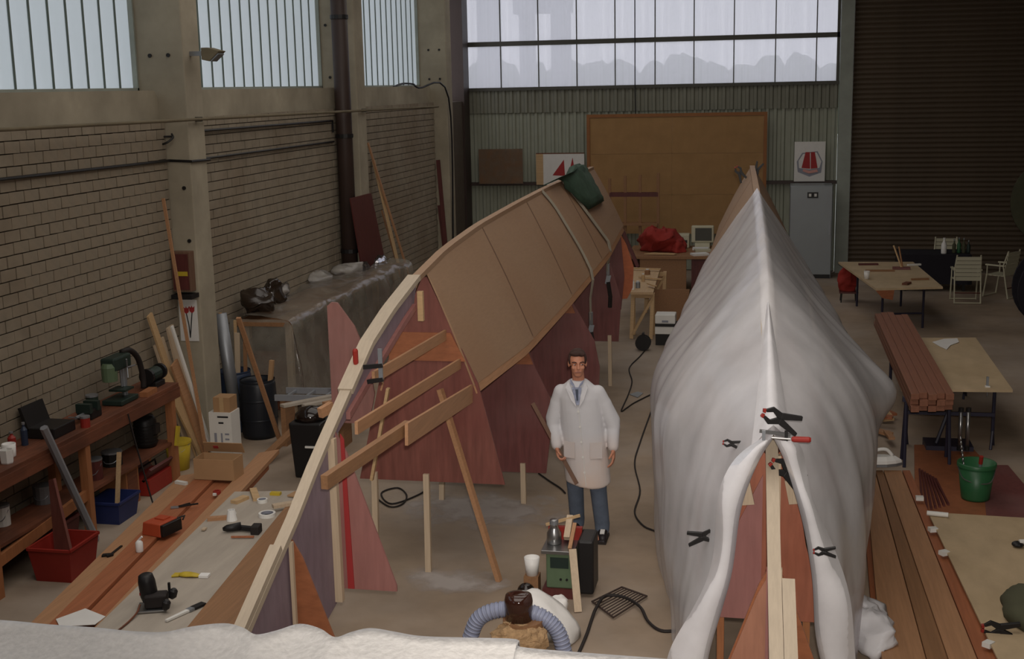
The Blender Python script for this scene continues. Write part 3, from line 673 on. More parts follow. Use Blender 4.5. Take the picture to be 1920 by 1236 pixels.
for i, (x, y, lab) in enumerate(((-6.31, 9.25, 'square white mug with a dark rim at the workbench edge'), (-6.40, 9.42, 'round white mug behind another mug on the workbench'))):
    t = thing('mug', lab, 'mug', (x, y, 1.05)); MB().lathe([(.05, 0), (.055, .01), (.06, .12), (.052, .12), (.048, .015)], (x, y, 1.05), 14 if i else 6).build('body', 'white_plastic', t, smooth=bool(i)); MB().tube(crv([(x-.05, y-.03, 1.14), (x-.09, y-.05, 1.12), (x-.05, y-.03, 1.08)], 4), .008, 6).build('handle', 'white_plastic', t)
for i, (x, y, h, r, mt, lab) in enumerate(((-6.5, 9.62, .16, .035, 'red_plastic', 'small red bottle on the workbench near the white mugs'), (-6.48, 9.78, .2, .03, 'barrel_blue', 'slim dark blue bottle on the workbench near the white mugs'), (-6.52, 9.05, .14, .06, 'black', 'squat black tin on the workbench near the white mugs'))):
    t = thing('bottle' if i < 2 else 'tin', lab, 'bottle' if i < 2 else 'tin', (x, y, 1.05)); MB().lathe([(r, 0), (r, h*.7), (r*.4, h*.85), (r*.4, h*.95)] if i < 2 else [(r, 0), (r, h)], (x, y, 1.05), 12).build('body', mt, t); MB().lathe([(r*.5 if i < 2 else r*1.03, h*.95), (r*.5 if i < 2 else r*1.03, h*1.05)], (x, y, 1.05), 12).build('cap', 'steel_dull', t)
# clutter on and under the bench
for i, (x, y, z, r, h, m, lb) in enumerate(((-6.5, 10.02, .435, .09, .16, 'steel_dull', 'grey paint tin on the lower shelf of the workbench'), (-6.4, 10.75, .435, .08, .2, 'mahogany_deep', 'dark red paint tin on the lower shelf of the workbench'), (-6.46, 11.2, .435, .1, .14, 'black', 'wide black paint tin on the lower shelf of the workbench'), (-6.52, 9.4, .435, .07, .18, 'white_paint', 'white paint tin on the lower shelf of the workbench'), (-6.52, 11.02, 1.05, .06, .15, 'machine_dark', 'dark green oil tin on the workbench between vise and drill press'), (-6.255, 10.42, 1.05, .045, .1, 'red_plastic', 'small red tin on the workbench beside the vise'))):
    t = thing('paint_tin', lb, 'tin', (x, y, z)); MB().lathe([(r, 0), (r, h)], (x, y, z), 14).build('can', m, t, smooth=False); MB().lathe([(r*1.04, h-.01), (r*1.04, h+.008)], (x, y, z), 14).build('lid', 'steel_dull', t)
    if z < 1: MB().tube(crv([V(x-r, y, z+h*.8), V(x-r*.3, y-r, z+h*.35), V(x+r*.6, y-r*.8, z+h*.35), V(x+r, y, z+h*.8)], 4), .004, 5).build('wire_handle', 'steel_dull', t)
tag(MB().box((-6.275, 11.70, 1.075), (.09, .24, .05), (0, 0, .08)).build('wood_block', 'bench_leg'), 'brown wooden block on the workbench between drill press and grinder', 'block')
tag(MB().tube(crv([V(-6.19, 11.1, 1.0), V(-6.165, 11.12, .8), V(-6.10, 11.15, .4), V(-6.02, 11.15, .05), V(-5.9, 11.0, .012), V(-5.85, 10.7, .012)], 6), .008, 6).build('hanging_cord', 'rubber'), 'thin dark cord hanging from the workbench edge to the floor', 'cord')
# leaning galvanised tube
a, b = at(180, 1012, z=.02), at(82, 802, X=-6.17)
tag(MB().tube([a, b], .036, 6).build('metal_tube', 'galv'), 'grey square metal tube leaning against the workbench edge', 'metal tube')
# red crate with a tapered offcut in it
q = at(70, 1060, z=0); q = V(-5.98, 9.45, 0)
cr = thing('crate', 'bright red plastic crate on the floor under the workbench', 'crate', q)
def crate(t, q, sx, sy, h, mt, tap=.82):
    m = MB(); o = [(-1, -1), (1, -1), (1, 1), (-1, 1)]
    v = [q+V(x*sx/2*tap, y*sy/2*tap, 0) for x, y in o]+[q+V(x*sx/2, y*sy/2, h) for x, y in o]+[q+V(x*(sx/2-.012), y*(sy/2-.012), h) for x, y in o]+[q+V(x*(sx/2*tap-.012), y*(sy/2*tap-.012), .012) for x, y in o]
    f = [(3, 2, 1, 0), (12, 13, 14, 15)]
    for i in range(4): j = (i+1) % 4; f += [(i, j, 4+j, 4+i), (4+i, 4+j, 8+j, 8+i), (8+i, 8+j, 12+j, 12+i)]
    m.add(v, f).build('tub', mt, t)
    rim = MB()
    for i in range(4):
        a, b = v[4+i], v[4+(i+1) % 4]; rim.beam(a, b, .022, .022)
    rim.build('rim', mt, t)
crate(cr, q, .40, .48, .30, 'red_plastic')
tag(MB().prism([q+V(-.13, .05, .02), q+V(.10, -.02, .02), q+V(-.12, .12, .82), q+V(-.18, .14, .80)], (.012, .02, .0)).build('plywood_offcut', 'mahogany'), 'tapered reddish plywood offcut standing in the red crate', 'offcut')
q = V(-6.28, 10.85, 0); t = thing('crate', 'dark blue plastic crate on the floor under the workbench', 'crate', q); crate(t, q, .34, .42, .22, 'blue_plastic')
q = V(-6.42, 10.0, 0); t = thing('crate', 'dark maroon crate pushed under the workbench behind the red one', 'crate', q); crate(t, q, .34, .36, .28, 'mahogany_deep')
q = V(-6.45, 11.28, 0); t = thing('wooden_box', 'upright orange-brown wooden box standing under the workbench', 'box', q)
MB().box(q+V(0, 0, .19), (.3, .26, .38)).build('carcass', 'bench_leg', t); MB().box(q+V(.151, 0, .19), (.004, .2, .32)).build('front_panel', 'bench_wood', t)
q = V(-6.40, 11.78, 0); t = thing('toolbox', 'dark red metal toolbox standing open beside the end leg of the workbench', 'toolbox', q)
MB().box(q+V(0, 0, .09), (.3, .5, .18)).build('tray', 'red_plastic', t, bev=.008); MB().box(q+V(.12, 0, .22), (.03, .5, .16), (0, .6, 0)).build('lid', 'mahogany_deep', t); MB().box(q+V(-.12, 0, .22), (.03, .5, .16), (0, -.6, 0)).build('lid', 'mahogany_deep', t); MB().tube([q+V(0, -.2, .2), q+V(0, -.18, .27), q+V(0, .18, .27), q+V(0, .2, .2)], .01, 6).build('handle', 'black', t)
q = V(-6.44, 11.88, .435); t = thing('electric_motor', 'black electric motor with cooling fins on the workbench shelf above the toolbox', 'motor', q)
MB().lathe([(.10, 0), (.12, .04), (.12, .28), (.09, .34)], q, 16).build('casing', 'black', t, smooth=True); MB().box(q+V(.12, 0, .2), (.05, .1, .1)).build('terminal_box', 'rubber', t)
for k in range(6): MB().lathe([(.126, .05+k*.036), (.126, .06+k*.036)], q, 16).build('fin', 'black', t)
a, b = V(-6.19, 10.72, .02), V(-6.218, 10.92, .66)
tag(MB().beam(a, b, .05, .025, (1, 0, 0)).build('pale_lath', 'pine_long'), 'short pale lath standing in the dark blue crate under the workbench', 'lath')
tag(MB().beam((-6.185, 12.05, .40), (-6.185, 12.12, .60), .03, .05).build('quick_clamp', 'yellow_plastic'), 'small yellow clamp hanging on the end leg of the workbench', 'clamp')
# yellow bucket
q = V(-6.40, 12.50, 0)
t = thing('bucket', 'dull yellow bucket on the floor beside the leaning boards', 'bucket', q)
MB().lathe([(.11, 0), (.145, .32), (.135, .32), (.10, .01)], q, 18).build('body', 'yellow_plastic', t, smooth=True); MB().lathe([(.152, .30), (.152, .325)], q, 18).build('rim', 'yellow_plastic', t); MB().tube(crv([q+V(-.145, 0, .3), q+V(-.08, -.1, .22), q+V(.08, -.1, .22), q+V(.145, 0, .3)], 5), .005, 5).build('handle', 'steel_dull', t)
# barrels with offcuts, roll of film
def barrel(q, r, h, mt, lab):
    t = thing('barrel', lab, 'barrel', q)
    MB().lathe([(r*.92, 0), (r, .06), (r*1.03, h*.33), (r*1.06, h*.5), (r*1.03, h*.67), (r, h*.93), (r*.93, h), (r*.9, h), (r*.93, h*.9), (r*.93, .03)], q, 22).build('body', mt, t, smooth=True)
    MB().lathe([(r*.97, h-.012), (r*.99, h), (r*.97, h+.012)], q, 22, caps=False).build('rim', mt, t, smooth=True)
    for z in (.33, .67): MB().lathe([(r*1.045, h*z-.012), (r*1.07, h*z), (r*1.045, h*z+.012)], q, 22, caps=False).build('hoop', mt, t, smooth=True)
    return q
B1 = barrel(V(-6.02, 13.9, 0), .215, .70, 'barrel_dark', 'black plastic barrel holding the roll of film'); B2 = barrel(V(-6.43, 14.16, 0), .205, .74, 'barrel_blue', 'dark blue plastic barrel holding wooden offcuts')
a, b = at(438, 700, Y=13.86), at(413, 588, Y=13.87)
t = thing('film_roll', 'shiny roll of plastic film standing in the black barrel', 'roll', a)
MB().tube([V(a.x, a.y, .25), b], .075, 16).build('roll', 'steel_dull', t, smooth=True); MB().tube([lerp(V(a.x, a.y, .25), b, 1.0), b+(b-a)*.012], .022, 10).build('core', 'cardboard', t)
for i, (dx, dy, tx, ty, h, w, mt) in enumerate(((-.08, .02, -.10, .02, 1.28, .05, 'bench_leg'), (.03, -.03, .08, -.02, 1.22, .06, 'pine'), (.10, .05, .14, .06, 1.1, .04, 'plank_brown'), (-.02, .08, .0, .12, 1.35, .03, 'pine_flat'))):
    tag(MB().beam(B2+V(dx, dy, .05), B2+V(tx, ty, h), w, .025).build('offcut_stick', mt), ['reddish offcut stick', 'palest offcut stick', 'dull brown offcut stick', 'thin tallest offcut stick'][i]+' standing in the dark blue barrel', 'stick', 'offcuts in the barrel')
tag(MB().beam(B1+V(.06, .05, .05), B1+V(.16, .1, .92), .05, .05).build('cardboard_core', 'cardboard'), 'short brown cardboard core standing in the black barrel', 'core')
# cartons
q = at(397, 850, z=0)+V(0, .16, 0); q = V(-6.08, 13.05, 0)
t = thing('carton', 'tall white printed carton standing behind the open cardboard box', 'box', q)
MB().box(q+V(0, 0, .27), (.27, .24, .54)).build('box', 'white_paint', t)
for x0, x1, z0, z1 in ((-.03, .10, .48, .50), (-.02, .04, .41, .43), (-.08, -.05, .14, .30), (.0, .02, .12, .30), (.05, .10, .28, .30), (.05, .10, .22, .24), (.05, .1, .16, .18)):
    MB().box(q+V((x0+x1)/2, -.121, (z0+z1)/2), (x1-x0, .003, z1-z0)).build('print', 'black_ink' if z0 > .4 else 'grey_ink', t)
q2 = q+V(.02, .0, .54); t = thing('small_box', 'small brown cardboard box standing on the white printed carton', 'box', q2)
MB().box(q2+V(0, 0, .085), (.2, .2, .17)).build('box', 'cardboard', t); MB().box(q2+V(0, -.101, .085), (.05, .002, .17)).build('tape', 'pine_flat', t)
# leaning boards by the first column
for i, (bx, by, tx, ty, w, mt, lab) in enumerate((
        (352, 838, 297, 640, .16, 'pine', 'broad pale board'), (335, 838, 280, 590, .07, 'pine_flat', 'long narrow tan board'), (350, 842, 318, 612, .10, 'pine', 'second narrow pale board'), (345, 830, 306, 700, .12, 'pine_flat', 'shortest broad pale board'), (362, 835, 326, 680, .11, 'plank_tan', 'tan board with a square top'))):
    # every board leans flat on the brick wall, one layer in front of the other
    lay = lambda z: -6.635+.03*i+.19*(1-z/1.7)
    b = at(tx, ty, X=-6.6)
    for _ in range(6): b = at(tx, ty, X=lay(b.z))
    a = V(lay(0), 12.98+.02*i, 0)
    tag(MB().beam(a, b, w*1.5, .024, (1, 0, .1)).build('leaning_board', mt), lab+' leaning upright beside the first concrete column', 'board', 'boards leaning by the first column')
p_ = at(306, 372, X=-6.60); tag(MB().beam(V(-6.22, 12.84, .0), p_, .035, .02, (0, -1, 0)).build('long_lath', 'plank_tan'), 'very long thin lath leaning upright in the corner of the first column', 'lath')
p_ = at(322, 612, X=-6.45); tag(MB().beam(V(-6.265, 13.08, .0), p_, .05, .02, (1, 0, .1)).build('white_strip', 'white_paint'), 'white strip leaning among the pale boards', 'strip')
a, b = at(321, 472, Y=13.2), at(361, 547, Y=13.2); cx, cz = (a.x+b.x)/2, (a.z+b.z)/2
t = thing('wall_cabinet', 'small dark wooden cabinet hung on the first concrete column', 'cabinet', (cx, 13.22, b.z))
MB().box((cx, 13.24, cz), (b.x-a.x, .12, a.z-b.z)).build('carcass', 'lath_brown', t, bev=.004); dr_ = MB().box((cx, 13.175, cz), (b.x-a.x-.04, .012, a.z-b.z-.05)).build('door', 'mahogany_deep', t); MB().box((cx+.02, 13.165, cz-.02), (.13, .006, .05)).build('name_plate', 'yellow_plastic', dr_); MB().box((cx+.02, 13.2, b.z-.05), (b.x-a.x+.02, .2, .05)).build('ledge', 'black', t)
a, b = at(334, 562, Y=13.28), at(373, 640, Y=13.28); cx, cz = (a.x+b.x)/2, (a.z+b.z)/2
t = thing('poster', 'poster of two red tulips on the first concrete column', 'poster', (cx, 13.28, b.z))
MB().box((cx, 13.288, cz), (b.x-a.x, .01, a.z-b.z)).build('sheet', 'paper', t)
for dx, dz in ((-.02, .12), (.05, .13)):
    MB().prism([V(cx+dx+x, 13.281, cz+dz+z) for x, z in ((-.035, .04), (-.03, -.02), (0, -.045), (.03, -.02), (.035, .04), (.012, .02), (0, .045), (-.012, .02))], (0, -.003, 0)).build('tulip', 'red_ink', t)
    MB().tube([V(cx+dx, 13.279, cz+dz-.04), V(cx+dx*.4+.01, 13.279, cz-.05), V(cx+.01, 13.279, cz-.2)], .006, 5).build('stem', 'black_ink', t)
# ---- film-covered table in the second bay
ft = thing('covered_table', 'long wooden table loaded with timber under clear plastic', 'table', (-6.2, 17.2, 0))
MB().box((-6.24, 16.6, 1.24), (.70, 4.0, .05)).build('top', 'plank_brown', ft)
MB().box((-6.035, 19.3, 1.24), (.29, 1.4, .05)).build('top', 'plank_brown', ft)
for x in (-6.14, -5.94): MB().box((x, 19.9, .61), (.07, .07, 1.22)).build('leg', 'plank_brown', ft)
for y in (14.8, 16.6, 18.4):
    for x in (-6.5, -5.94): MB().box((x, y, .61), (.08, .08, 1.22)).build('leg', 'pine' if y < 15 else 'plank_brown', ft)
MB().box((-6.32, 16.8, .40), (.5, 3.4, .78)).build('dark_infill_box', 'bench_wood', ft)  # solid brown box added to keep the space under the table dark
rows = []
for i in range(60):
    y = 14.62+5.4*i/59; r = []
    for (x, z) in crv([V(-6.66, 1.30, 0), V(-6.3, 1.34, 0), V(-5.92, 1.31, 0), V(-5.80, 1.18, 0), V(-5.76, .8, 0), V(-5.70, .4, 0), V(-5.62, .03, 0)], 6) and [(p.x, p.y) for p in crv([V(-6.66, 1.30, 0), V(-6.3, 1.34, 0), V(-5.92, 1.31, 0), V(-5.80, 1.18, 0), V(-5.76, .8, 0), V(-5.70, .4, 0), V(-5.62, .03, 0)], 6)]:
        hang = max(0, 1.3-z); f = noise.noise(V(y*2.3, z*.7, 4))*.09*min(1, hang*1.6)+.035*fbm(V(x*3, y*3, z*2))
        bk = -6.655 if y < 18.5 else -6.19
        r.append(V(max(bk, x+f), y, max(.02, z+.05*fbm(V(x*2.5, y*1.8, 7))*(1 if hang < .2 else .2))))
    rows.append(r)
cvr = thing('clear_film', 'crumpled clear plastic film draped over the long table to the floor', 'plastic sheet', (-6.2, 17.2, 0))
MB().grid(rows).build('sheet', 'film_clear', cvr, smooth=True)
end = []
for p in rows[0]:
    end.append([V(p.x, 14.62-.08*max(0, 1.3-z_)+.05*noise.noise(V(p.x*6, z_*2, 2)), min(p.z, z_)) for z_ in (1.3, 1.1, .9, .7, .5, .3)])
MB().grid(end).build('end_drop', 'film_clear', cvr, smooth=True)
for k, (px, py, s) in enumerate(((600, 520, .20), (650, 505, .24), (700, 490, .2), (520, 545, .16))):
    c = at(px, py, z=1.37); m = MB().ell(c, (s*.9, s*1.6, .09), 14); m.v = [v+Vector((fbm(v*6), fbm(v*6+V(5, 0, 0)), fbm(v*6+V(0, 5, 0))))*.05 for v in m.v]
    m.v = [V(max(-6.65 if v.y < 18.5 else -6.18, v.x), v.y, max(1.29, v.z)) for v in m.v]; m.build('crumple', 'film_crumple', cvr, smooth=True)
def bag(name, label, c, r, mat, amp, seed, sc=5, floor=None):
    m = MB().ell(c, r, 22); s = V(seed, 0, 0)
    m.v = [v+Vector((fbm(v*sc+s), fbm(v*sc+s+V(5, 0, 0)), fbm(v*sc+s+V(0, 5, 0))))*amp for v in m.v]
    if floor is not None: m.v = [V(v.x, v.y, max(floor, v.z)) for v in m.v]
    return tag(m.build(name, mat, smooth=True), label, 'bag')
bag('bin_bag', 'shiny black bin bag lying full on the film-covered table', V(-6.40, 15.0, 1.47), (.22, .30, .15), 'bag_black', .09, 3, 5, 1.345)
bag('bin_bag', 'black bin bag with upright peaked neck on the film-covered table', at(514, 548, z=1.48), (.12, .16, .22), 'bag_black', .07, 8, 5, 1.345)
for i, (bx, by, tx, ty, w, mt, lab) in enumerate(((530, 790, 447, 596, .05, 'plank_tan', 'slanting pale batten leaning on the film-covered table beside the black barrel'),)):
    tag(MB().beam(V(-5.72, 13.75, .02), at(tx, ty, X=-5.70), w, .03).build('batten', mt), lab, 'batten')
# aluminium ladder and loose planks in front of the covered table
t = thing('ladder', 'grey metal ladder lying raised in front of the film-covered table', 'ladder', (-5.3, 13.7, .5))
for dy in (0, .30): MB().beam((-5.62, 13.45+dy*1.2, .60), (-4.75, 13.5+dy*1.2, .60), .03, .07).build('rail', 'galv', t)
for k in range(4): MB().beam((-5.5+k*.23, 13.46, .6), (-5.5+k*.23, 13.85, .6), .03, .025).build('rung', 'galv', t)
for x in (-5.55, -4.85): MB().box((x, 13.65, .28), (.06, .3, .56)).build('foot', 'plank_brown', t)
for i, (ax_, ay, az, bx, by, bz, w, lab) in enumerate(((-5.25, 12.75, .69, -4.6, 13.55, .69, .09, 'long grey-brown plank lying across the metal ladder'), (-5.0, 12.75, .70, -4.45, 13.45, .70, .07, 'second slimmer grey-brown plank lying across the metal ladder'), (-4.78, 12.80, .72, -4.4, 13.4, .72, .06, 'shortest pale plank sticking out past the metal ladder'))):
    tag(MB().beam((ax_, ay, az), (bx, by, bz), w, .03).build('grey_plank', 'plank_tan' if i == 2 else 'table_grey'), lab, 'plank')
tag(MB().beam(at(492, 862, z=.08), at(563, 795, z=.30), .10, .04).build('dark_plank', 'plank_brown'), 'dark plank lying aslant on the floor between barrel and black bin', 'plank')
q = V(-4.83, 12.50, 0); t = thing('waste_bin', 'tall black bin with a domed lid behind the open hull', 'bin', q)
MB().add([q+V(x*s, y*s, z) for s, z in ((.15, 0), (.185, .62)) for x, y in ((-1, -1), (1, -1), (1, 1), (-1, 1))], [(3, 2, 1, 0), (4, 5, 6, 7)]+[(i, (i+1) % 4, 4+(i+1) % 4, 4+i) for i in range(4)]).build('body', 'black', t, bev=.02)
MB().lathe([(.17, 0), (.16, .07), (.10, .13), (.02, .15)], q+V(0, 0, .62), 18).build('lid', 'black_gloss', t, smooth=True)
MB().box(q+V(.08, -.18, .36), (.17, .02, .02)).build('grip', 'white_paint', t)
bag('red_cloth_bundle', 'small red cloth bundle at the end of the grey planks', V(-4.72, 13.6, .70), (.09, .09, .07), 'red_cloth', .04, 2, 8)['category'] = 'cloth'
# boards leaning in the third bay
tag(MB().prism([at(655, 372, X=-6.375), at(694, 362, X=-6.375), V(-6.28, 20.64, .0), V(-6.28, 19.25, .0)], (.02, 0, 0)).build('plywood_sheet', 'mahogany_deep'), 'dark reddish panel leaning on the wall past the brown down pipe', 'panel')
for i, (tx, ty, bx, by, w, lab) in enumerate(((690, 268, 768, 520, .05, 'tallest thin lath leaning on the wall past the brown down pipe'), (700, 300, 755, 530, .10, 'wide pale board leaning on the wall past the brown down pipe'), (716, 395, 752, 520, .05, 'shorter lath leaning on the wall past the brown down pipe'))):
    p_, r_ = at(tx, ty, X=-6.66+.02), at(bx, by, X=-6.20); r_ = p_+(r_-p_)*((p_.z-.005)/(p_.z-r_.z))
    tag(MB().beam(p_, r_, w, .025, (1, 0, 0)).build('wall_lath', ('plank_tan', 'pine_flat', 'plank_brown')[i]), lab, 'board')
for i, (tx, ty, bx, by, lab) in enumerate(((782, 385, 775, 470, 'short dark stick leaning beside the last column'), (812, 300, 836, 430, 'tall dark stick leaning in the far corner of the hall'), (825, 350, 850, 440, 'dark stick with pointed top leaning in the far corner of the hall'))):
    p_ = [at(tx, ty, Y=24.95), at(tx, ty, Y=24.95), at(tx, ty, X=-6.64)][i]; p_.x = max(p_.x, -6.62); p_.y = 25.6 if i == 2 and p_.y < 25.6 else p_.y
    tag(MB().beam(p_, V(p_.x+.2, p_.y-(.15 if i < 2 else -.1), .0), .08, .03).build('corner_stick', 'mahogany_deep'), lab, 'stick')

# ---- low stack of red planks and pale work table
def quad_plank(name, mat, label, n0, n1, f0, f1, th, cat='plank', group=None, parent=None):
    """plank from four top corners: near-left, near-right, far-left, far-right"""
    o = MB().prism([n0, n1, f1, f0], (0, 0, -th)).build(name, mat, parent, bev=.003)
    if not parent: tag(o, label, cat, group)
    return o
ZS = .46
nl, nr_, fl2, fr2 = at(40, 1185, z=ZS), at(205, 1200, z=ZS), at(338, 892, z=ZS), at(512, 862, z=ZS)
cuts = [0, .22, .43, .46, .70, .73, 1.0]
lab = ['tan plank at the outer edge of the low stack, with a black spanner on it', 'red-brown plank of the low stack under the orange case', 'red-brown plank in the low stack next to the pale table, carrying papers', 'red-brown plank at the pale table side of the low stack']
mt = ['plank_tan', 'plank_red', 'plank_red', 'plank_tan']
spans = [(0, .24, 0), (.255, .50, .03), (.51, .76, .0), (.77, 1.0, .035)]
for i, (a, b, dz) in enumerate(spans):
    d = V(0, 0, dz); ex = [0, .1, -.15, .25][i]; dirv = (lerp(fl2, fr2, (a+b)/2)-lerp(nl, nr_, (a+b)/2)).normalized()*ex
    quad_plank('plank', mt[i], lab[i], lerp(nl, nr_, a)+d, lerp(nl, nr_, b)+d, lerp(fl2, fr2, a)+d+dirv, lerp(fl2, fr2, b)+d+dirv, .045, group='red-brown planks in the low stack')
low = [(0.05, .45), (.5, .95)]
for i, (a, b) in enumerate(low):
    d = V(0, 0, -.05); quad_plank('plank', 'plank_red', ['plank in the lower layer of the low stack on the workbench side', 'plank in the lower layer of the low stack on the pale table side'][i], lerp(nl, nr_, a)+d, lerp(nl, nr_, b)+d, lerp(fl2, fr2, a)+d, lerp(fl2, fr2, b)+d, .045, group='red-brown planks in the low stack')
for k, (u, labk) in enumerate(((.15, 'wooden sawhorse under the end of the low plank stack close to the platform'), (.85, 'wooden sawhorse under the end of the low plank stack close to the cartons'))):
    a, b = lerp(nl, fl2, u), lerp(nr_, fr2, u); t = thing('sawhorse', labk, 'sawhorse', V((a.x+b.x)/2, (a.y+b.y)/2, 0), 'sawhorses under the plank stack')
    MB().box(((a.x+b.x)/2, (a.y+b.y)/2, ZS-.14), (.6, .08, .09)).build('bar', 'bench_leg', t)
    for sx in (-.22, .22):
        for sy in (-.12, .12): MB().beam(((a.x+b.x)/2+sx, (a.y+b.y)/2+sy, 0), ((a.x+b.x)/2+sx, (a.y+b.y)/2+sy*.2, ZS-.15), .05, .03).build('leg', 'bench_leg', t)
# things on the stack
def on_stack(x, y, dz=0): return at(x, y, z=ZS+dz)
q = on_stack(405, 905)+V(0, .08, .035)
t = thing('open_carton', 'open cardboard box standing on the low plank stack', 'box', q)
w_, d_, h_ = .40, .22, .20
for c, s in ((V(0, -d_/2, h_/2), (w_, .006, h_)), (V(0, d_/2, h_/2+.0), (w_, .006, h_)), (V(-w_/2, 0, h_/2), (.006, d_, h_)), (V(w_/2, 0, h_/2), (.006, d_, h_))): MB().box(q+c, s).build('side', 'cardboard', t)
MB().box(q+V(0, 0, .004), (w_, d_, .006)).build('bottom', 'cardboard', t)
MB().box(q+V(0, d_/2+.03, h_+.05), (w_, .006, .12), (.5, 0, 0)).build('flap', 'cardboard', t); MB().box(q+V(-.08, d_/2+.024, h_+.05), (.05, .006, .03), (.5, 0, 0)).build('label', 'red_ink', t)
q = on_stack(304, 1000, .03)
t = thing('tool_case', 'orange and black plastic tool case on the low plank stack', 'tool case', q)
rz = .55; m_ = Matrix.Rotation(-.25, 3, 'Z')
MB().add([q+m_@V(x, y, z) for x, y, z in ((-.13, -.10, 0), (.07, -.10, 0), (.07, .14, 0), (-.13, .14, 0), (-.12, -.09, .11), (.06, -.09, .11), (.06, .13, .11), (-.12, .13, .11))], [(3, 2, 1, 0), (4, 5, 6, 7), (0, 1, 5, 4), (1, 2, 6, 5), (2, 3, 7, 6), (3, 0, 4, 7)]).build('body', 'orange_case', t, bev=.008)
MB().box(q+m_@V(.085, .02, .055), (.035, .23, .10), (0, 0, -.25)).build('side_cover', 'black', t, bev=.006); MB().box(q+m_@V(-.03, .05, .115), (.1, .08, .012), (0, 0, -.25)).build('lid', 'orange_case', t); MB().tube([q+m_@V(.04, .15, .09), q+m_@V(.08, .2, .10), q+m_@V(.11, .14, .09)], .008, 6).build('handle', 'black', t)
q = on_stack(262, 1035, .03)
t = thing('glue_bottle', 'white squeeze bottle with nozzle on the low plank stack', 'bottle', q); MB().lathe([(.028, 0), (.03, .01), (.03, .08), (.012, .10)], q, 12).build('body', 'white_plastic', t, smooth=True); MB().tube([q+V(0, 0, .10), q+V(.03, 0, .13)], .009, 8).build('nozzle', 'white_plastic', t)
q = on_stack(206, 1043); t = thing('spanner', 'black adjustable spanner lying on the outer tan plank', 'spanner', q)
MB().beam(q+V(.0, .02, .008), q+V(-.01, .21, .008), .018, .01).build('handle', 'black', t); MB().prism([q+V(*v) for v in ((-.02, .02, .002), (-.06, .0, .002), (-.05, -.04, .002), (-.02, -.02, .002), (.0, -.04, .002), (.03, .0, .002), (.02, .03, .002))], (0, 0, .016)).build('jaw', 'black', t)
q = on_stack(335, 952, .034); t = thing('pliers', 'black pliers lying past the orange case', 'pliers', q)
for s in (-1, 1): MB().beam(q+V(0, 0, .01), q+V(.10*s*.4+.10, .10, .01), .014, .012).build('handle', 'black', t)
MB().beam(q+V(0, 0, .006), q+V(-.06, -.03, .008), .025, .014).build('jaw', 'steel_dull', t)
tag(MB().box(on_stack(340, 908, .0)+V(0, 0, .014), (.13, .04, .028), (0, 0, -.3)).build('white_block', 'white_paint'), 'small white block on the low plank stack near the cardboard box', 'block')
q = on_stack(407, 926, .03); t = thing('tape_roll', 'small red tape roll on the low plank stack by the cardboard box', 'tape', q)
MB().lathe([(.035, 0), (.035, .03), (.022, .03), (.022, 0)], q, 14).build('ring', 'red_plastic', t); MB().box(q+V(.0, -.05, .01), (.03, .02, .02)).build('loose_end', 'white_paint', t)
for i, (cx, cy, lab_) in enumerate(((152, 1160, 'creased white drawing sheet lying at the end of the low plank stack'),)):
    pts = [on_stack(x, y, .037) for x, y in ((105, 1162), (160, 1142), (198, 1157), (178, 1172), (112, 1176))]; tag(MB().prism(pts, (0, 0, .004)).build('paper_sheet', 'paper'), lab_, 'paper')
# pale table on trestles
ZT = .66
tb = thing('work_table', 'low table with a pale worn top beside the open hull', 'table', at(380, 1050, z=0))
c4 = [at(150, 1205, z=ZT), at(330, 1205, z=ZT), at(575, 920, z=ZT), at(440, 922, z=ZT)]
MB().prism([p for p in c4], (0, 0, -.03)).build('top', 'table_grey', tb)
for u in (.12, .88):
    a, b = lerp(c4[0], c4[3], u), lerp(c4[1], c4[2], u); MB().beam(a-V(0, 0, .07), b+V(.2, 0, -.07), .06, .08).build('trestle_bar', 'bench_leg', tb)
    for e in (lerp(a, b, .08), lerp(a, b, 1.1)):
        MB().beam((e.x, e.y-.1, 0), (e.x, e.y, ZT-.1), .05, .03).build('leg', 'bench_leg', tb); MB().beam((e.x, e.y+.1, 0), (e.x, e.y, ZT-.1), .05, .03).build('leg', 'bench_leg', tb)
quad_plank('broad_plank', 'plank_brown', 'broad brown plank lying along the hull side of the pale table', at(335, 1195, z=ZT+.03), at(425, 1195, z=ZT+.03), at(545, 938, z=ZT+.03), at(592, 945, z=ZT+.03), .028)
quad_plank('narrow_plank', 'plank_tan', 'narrow plank jutting out under the broad brown plank', at(420, 1200, z=ZT-.005), at(452, 1200, z=ZT-.005), at(582, 968, z=ZT-.005), at(600, 968, z=ZT-.005), .05)
on = lambda x, y, d=0: at(x, y, z=ZT+d)
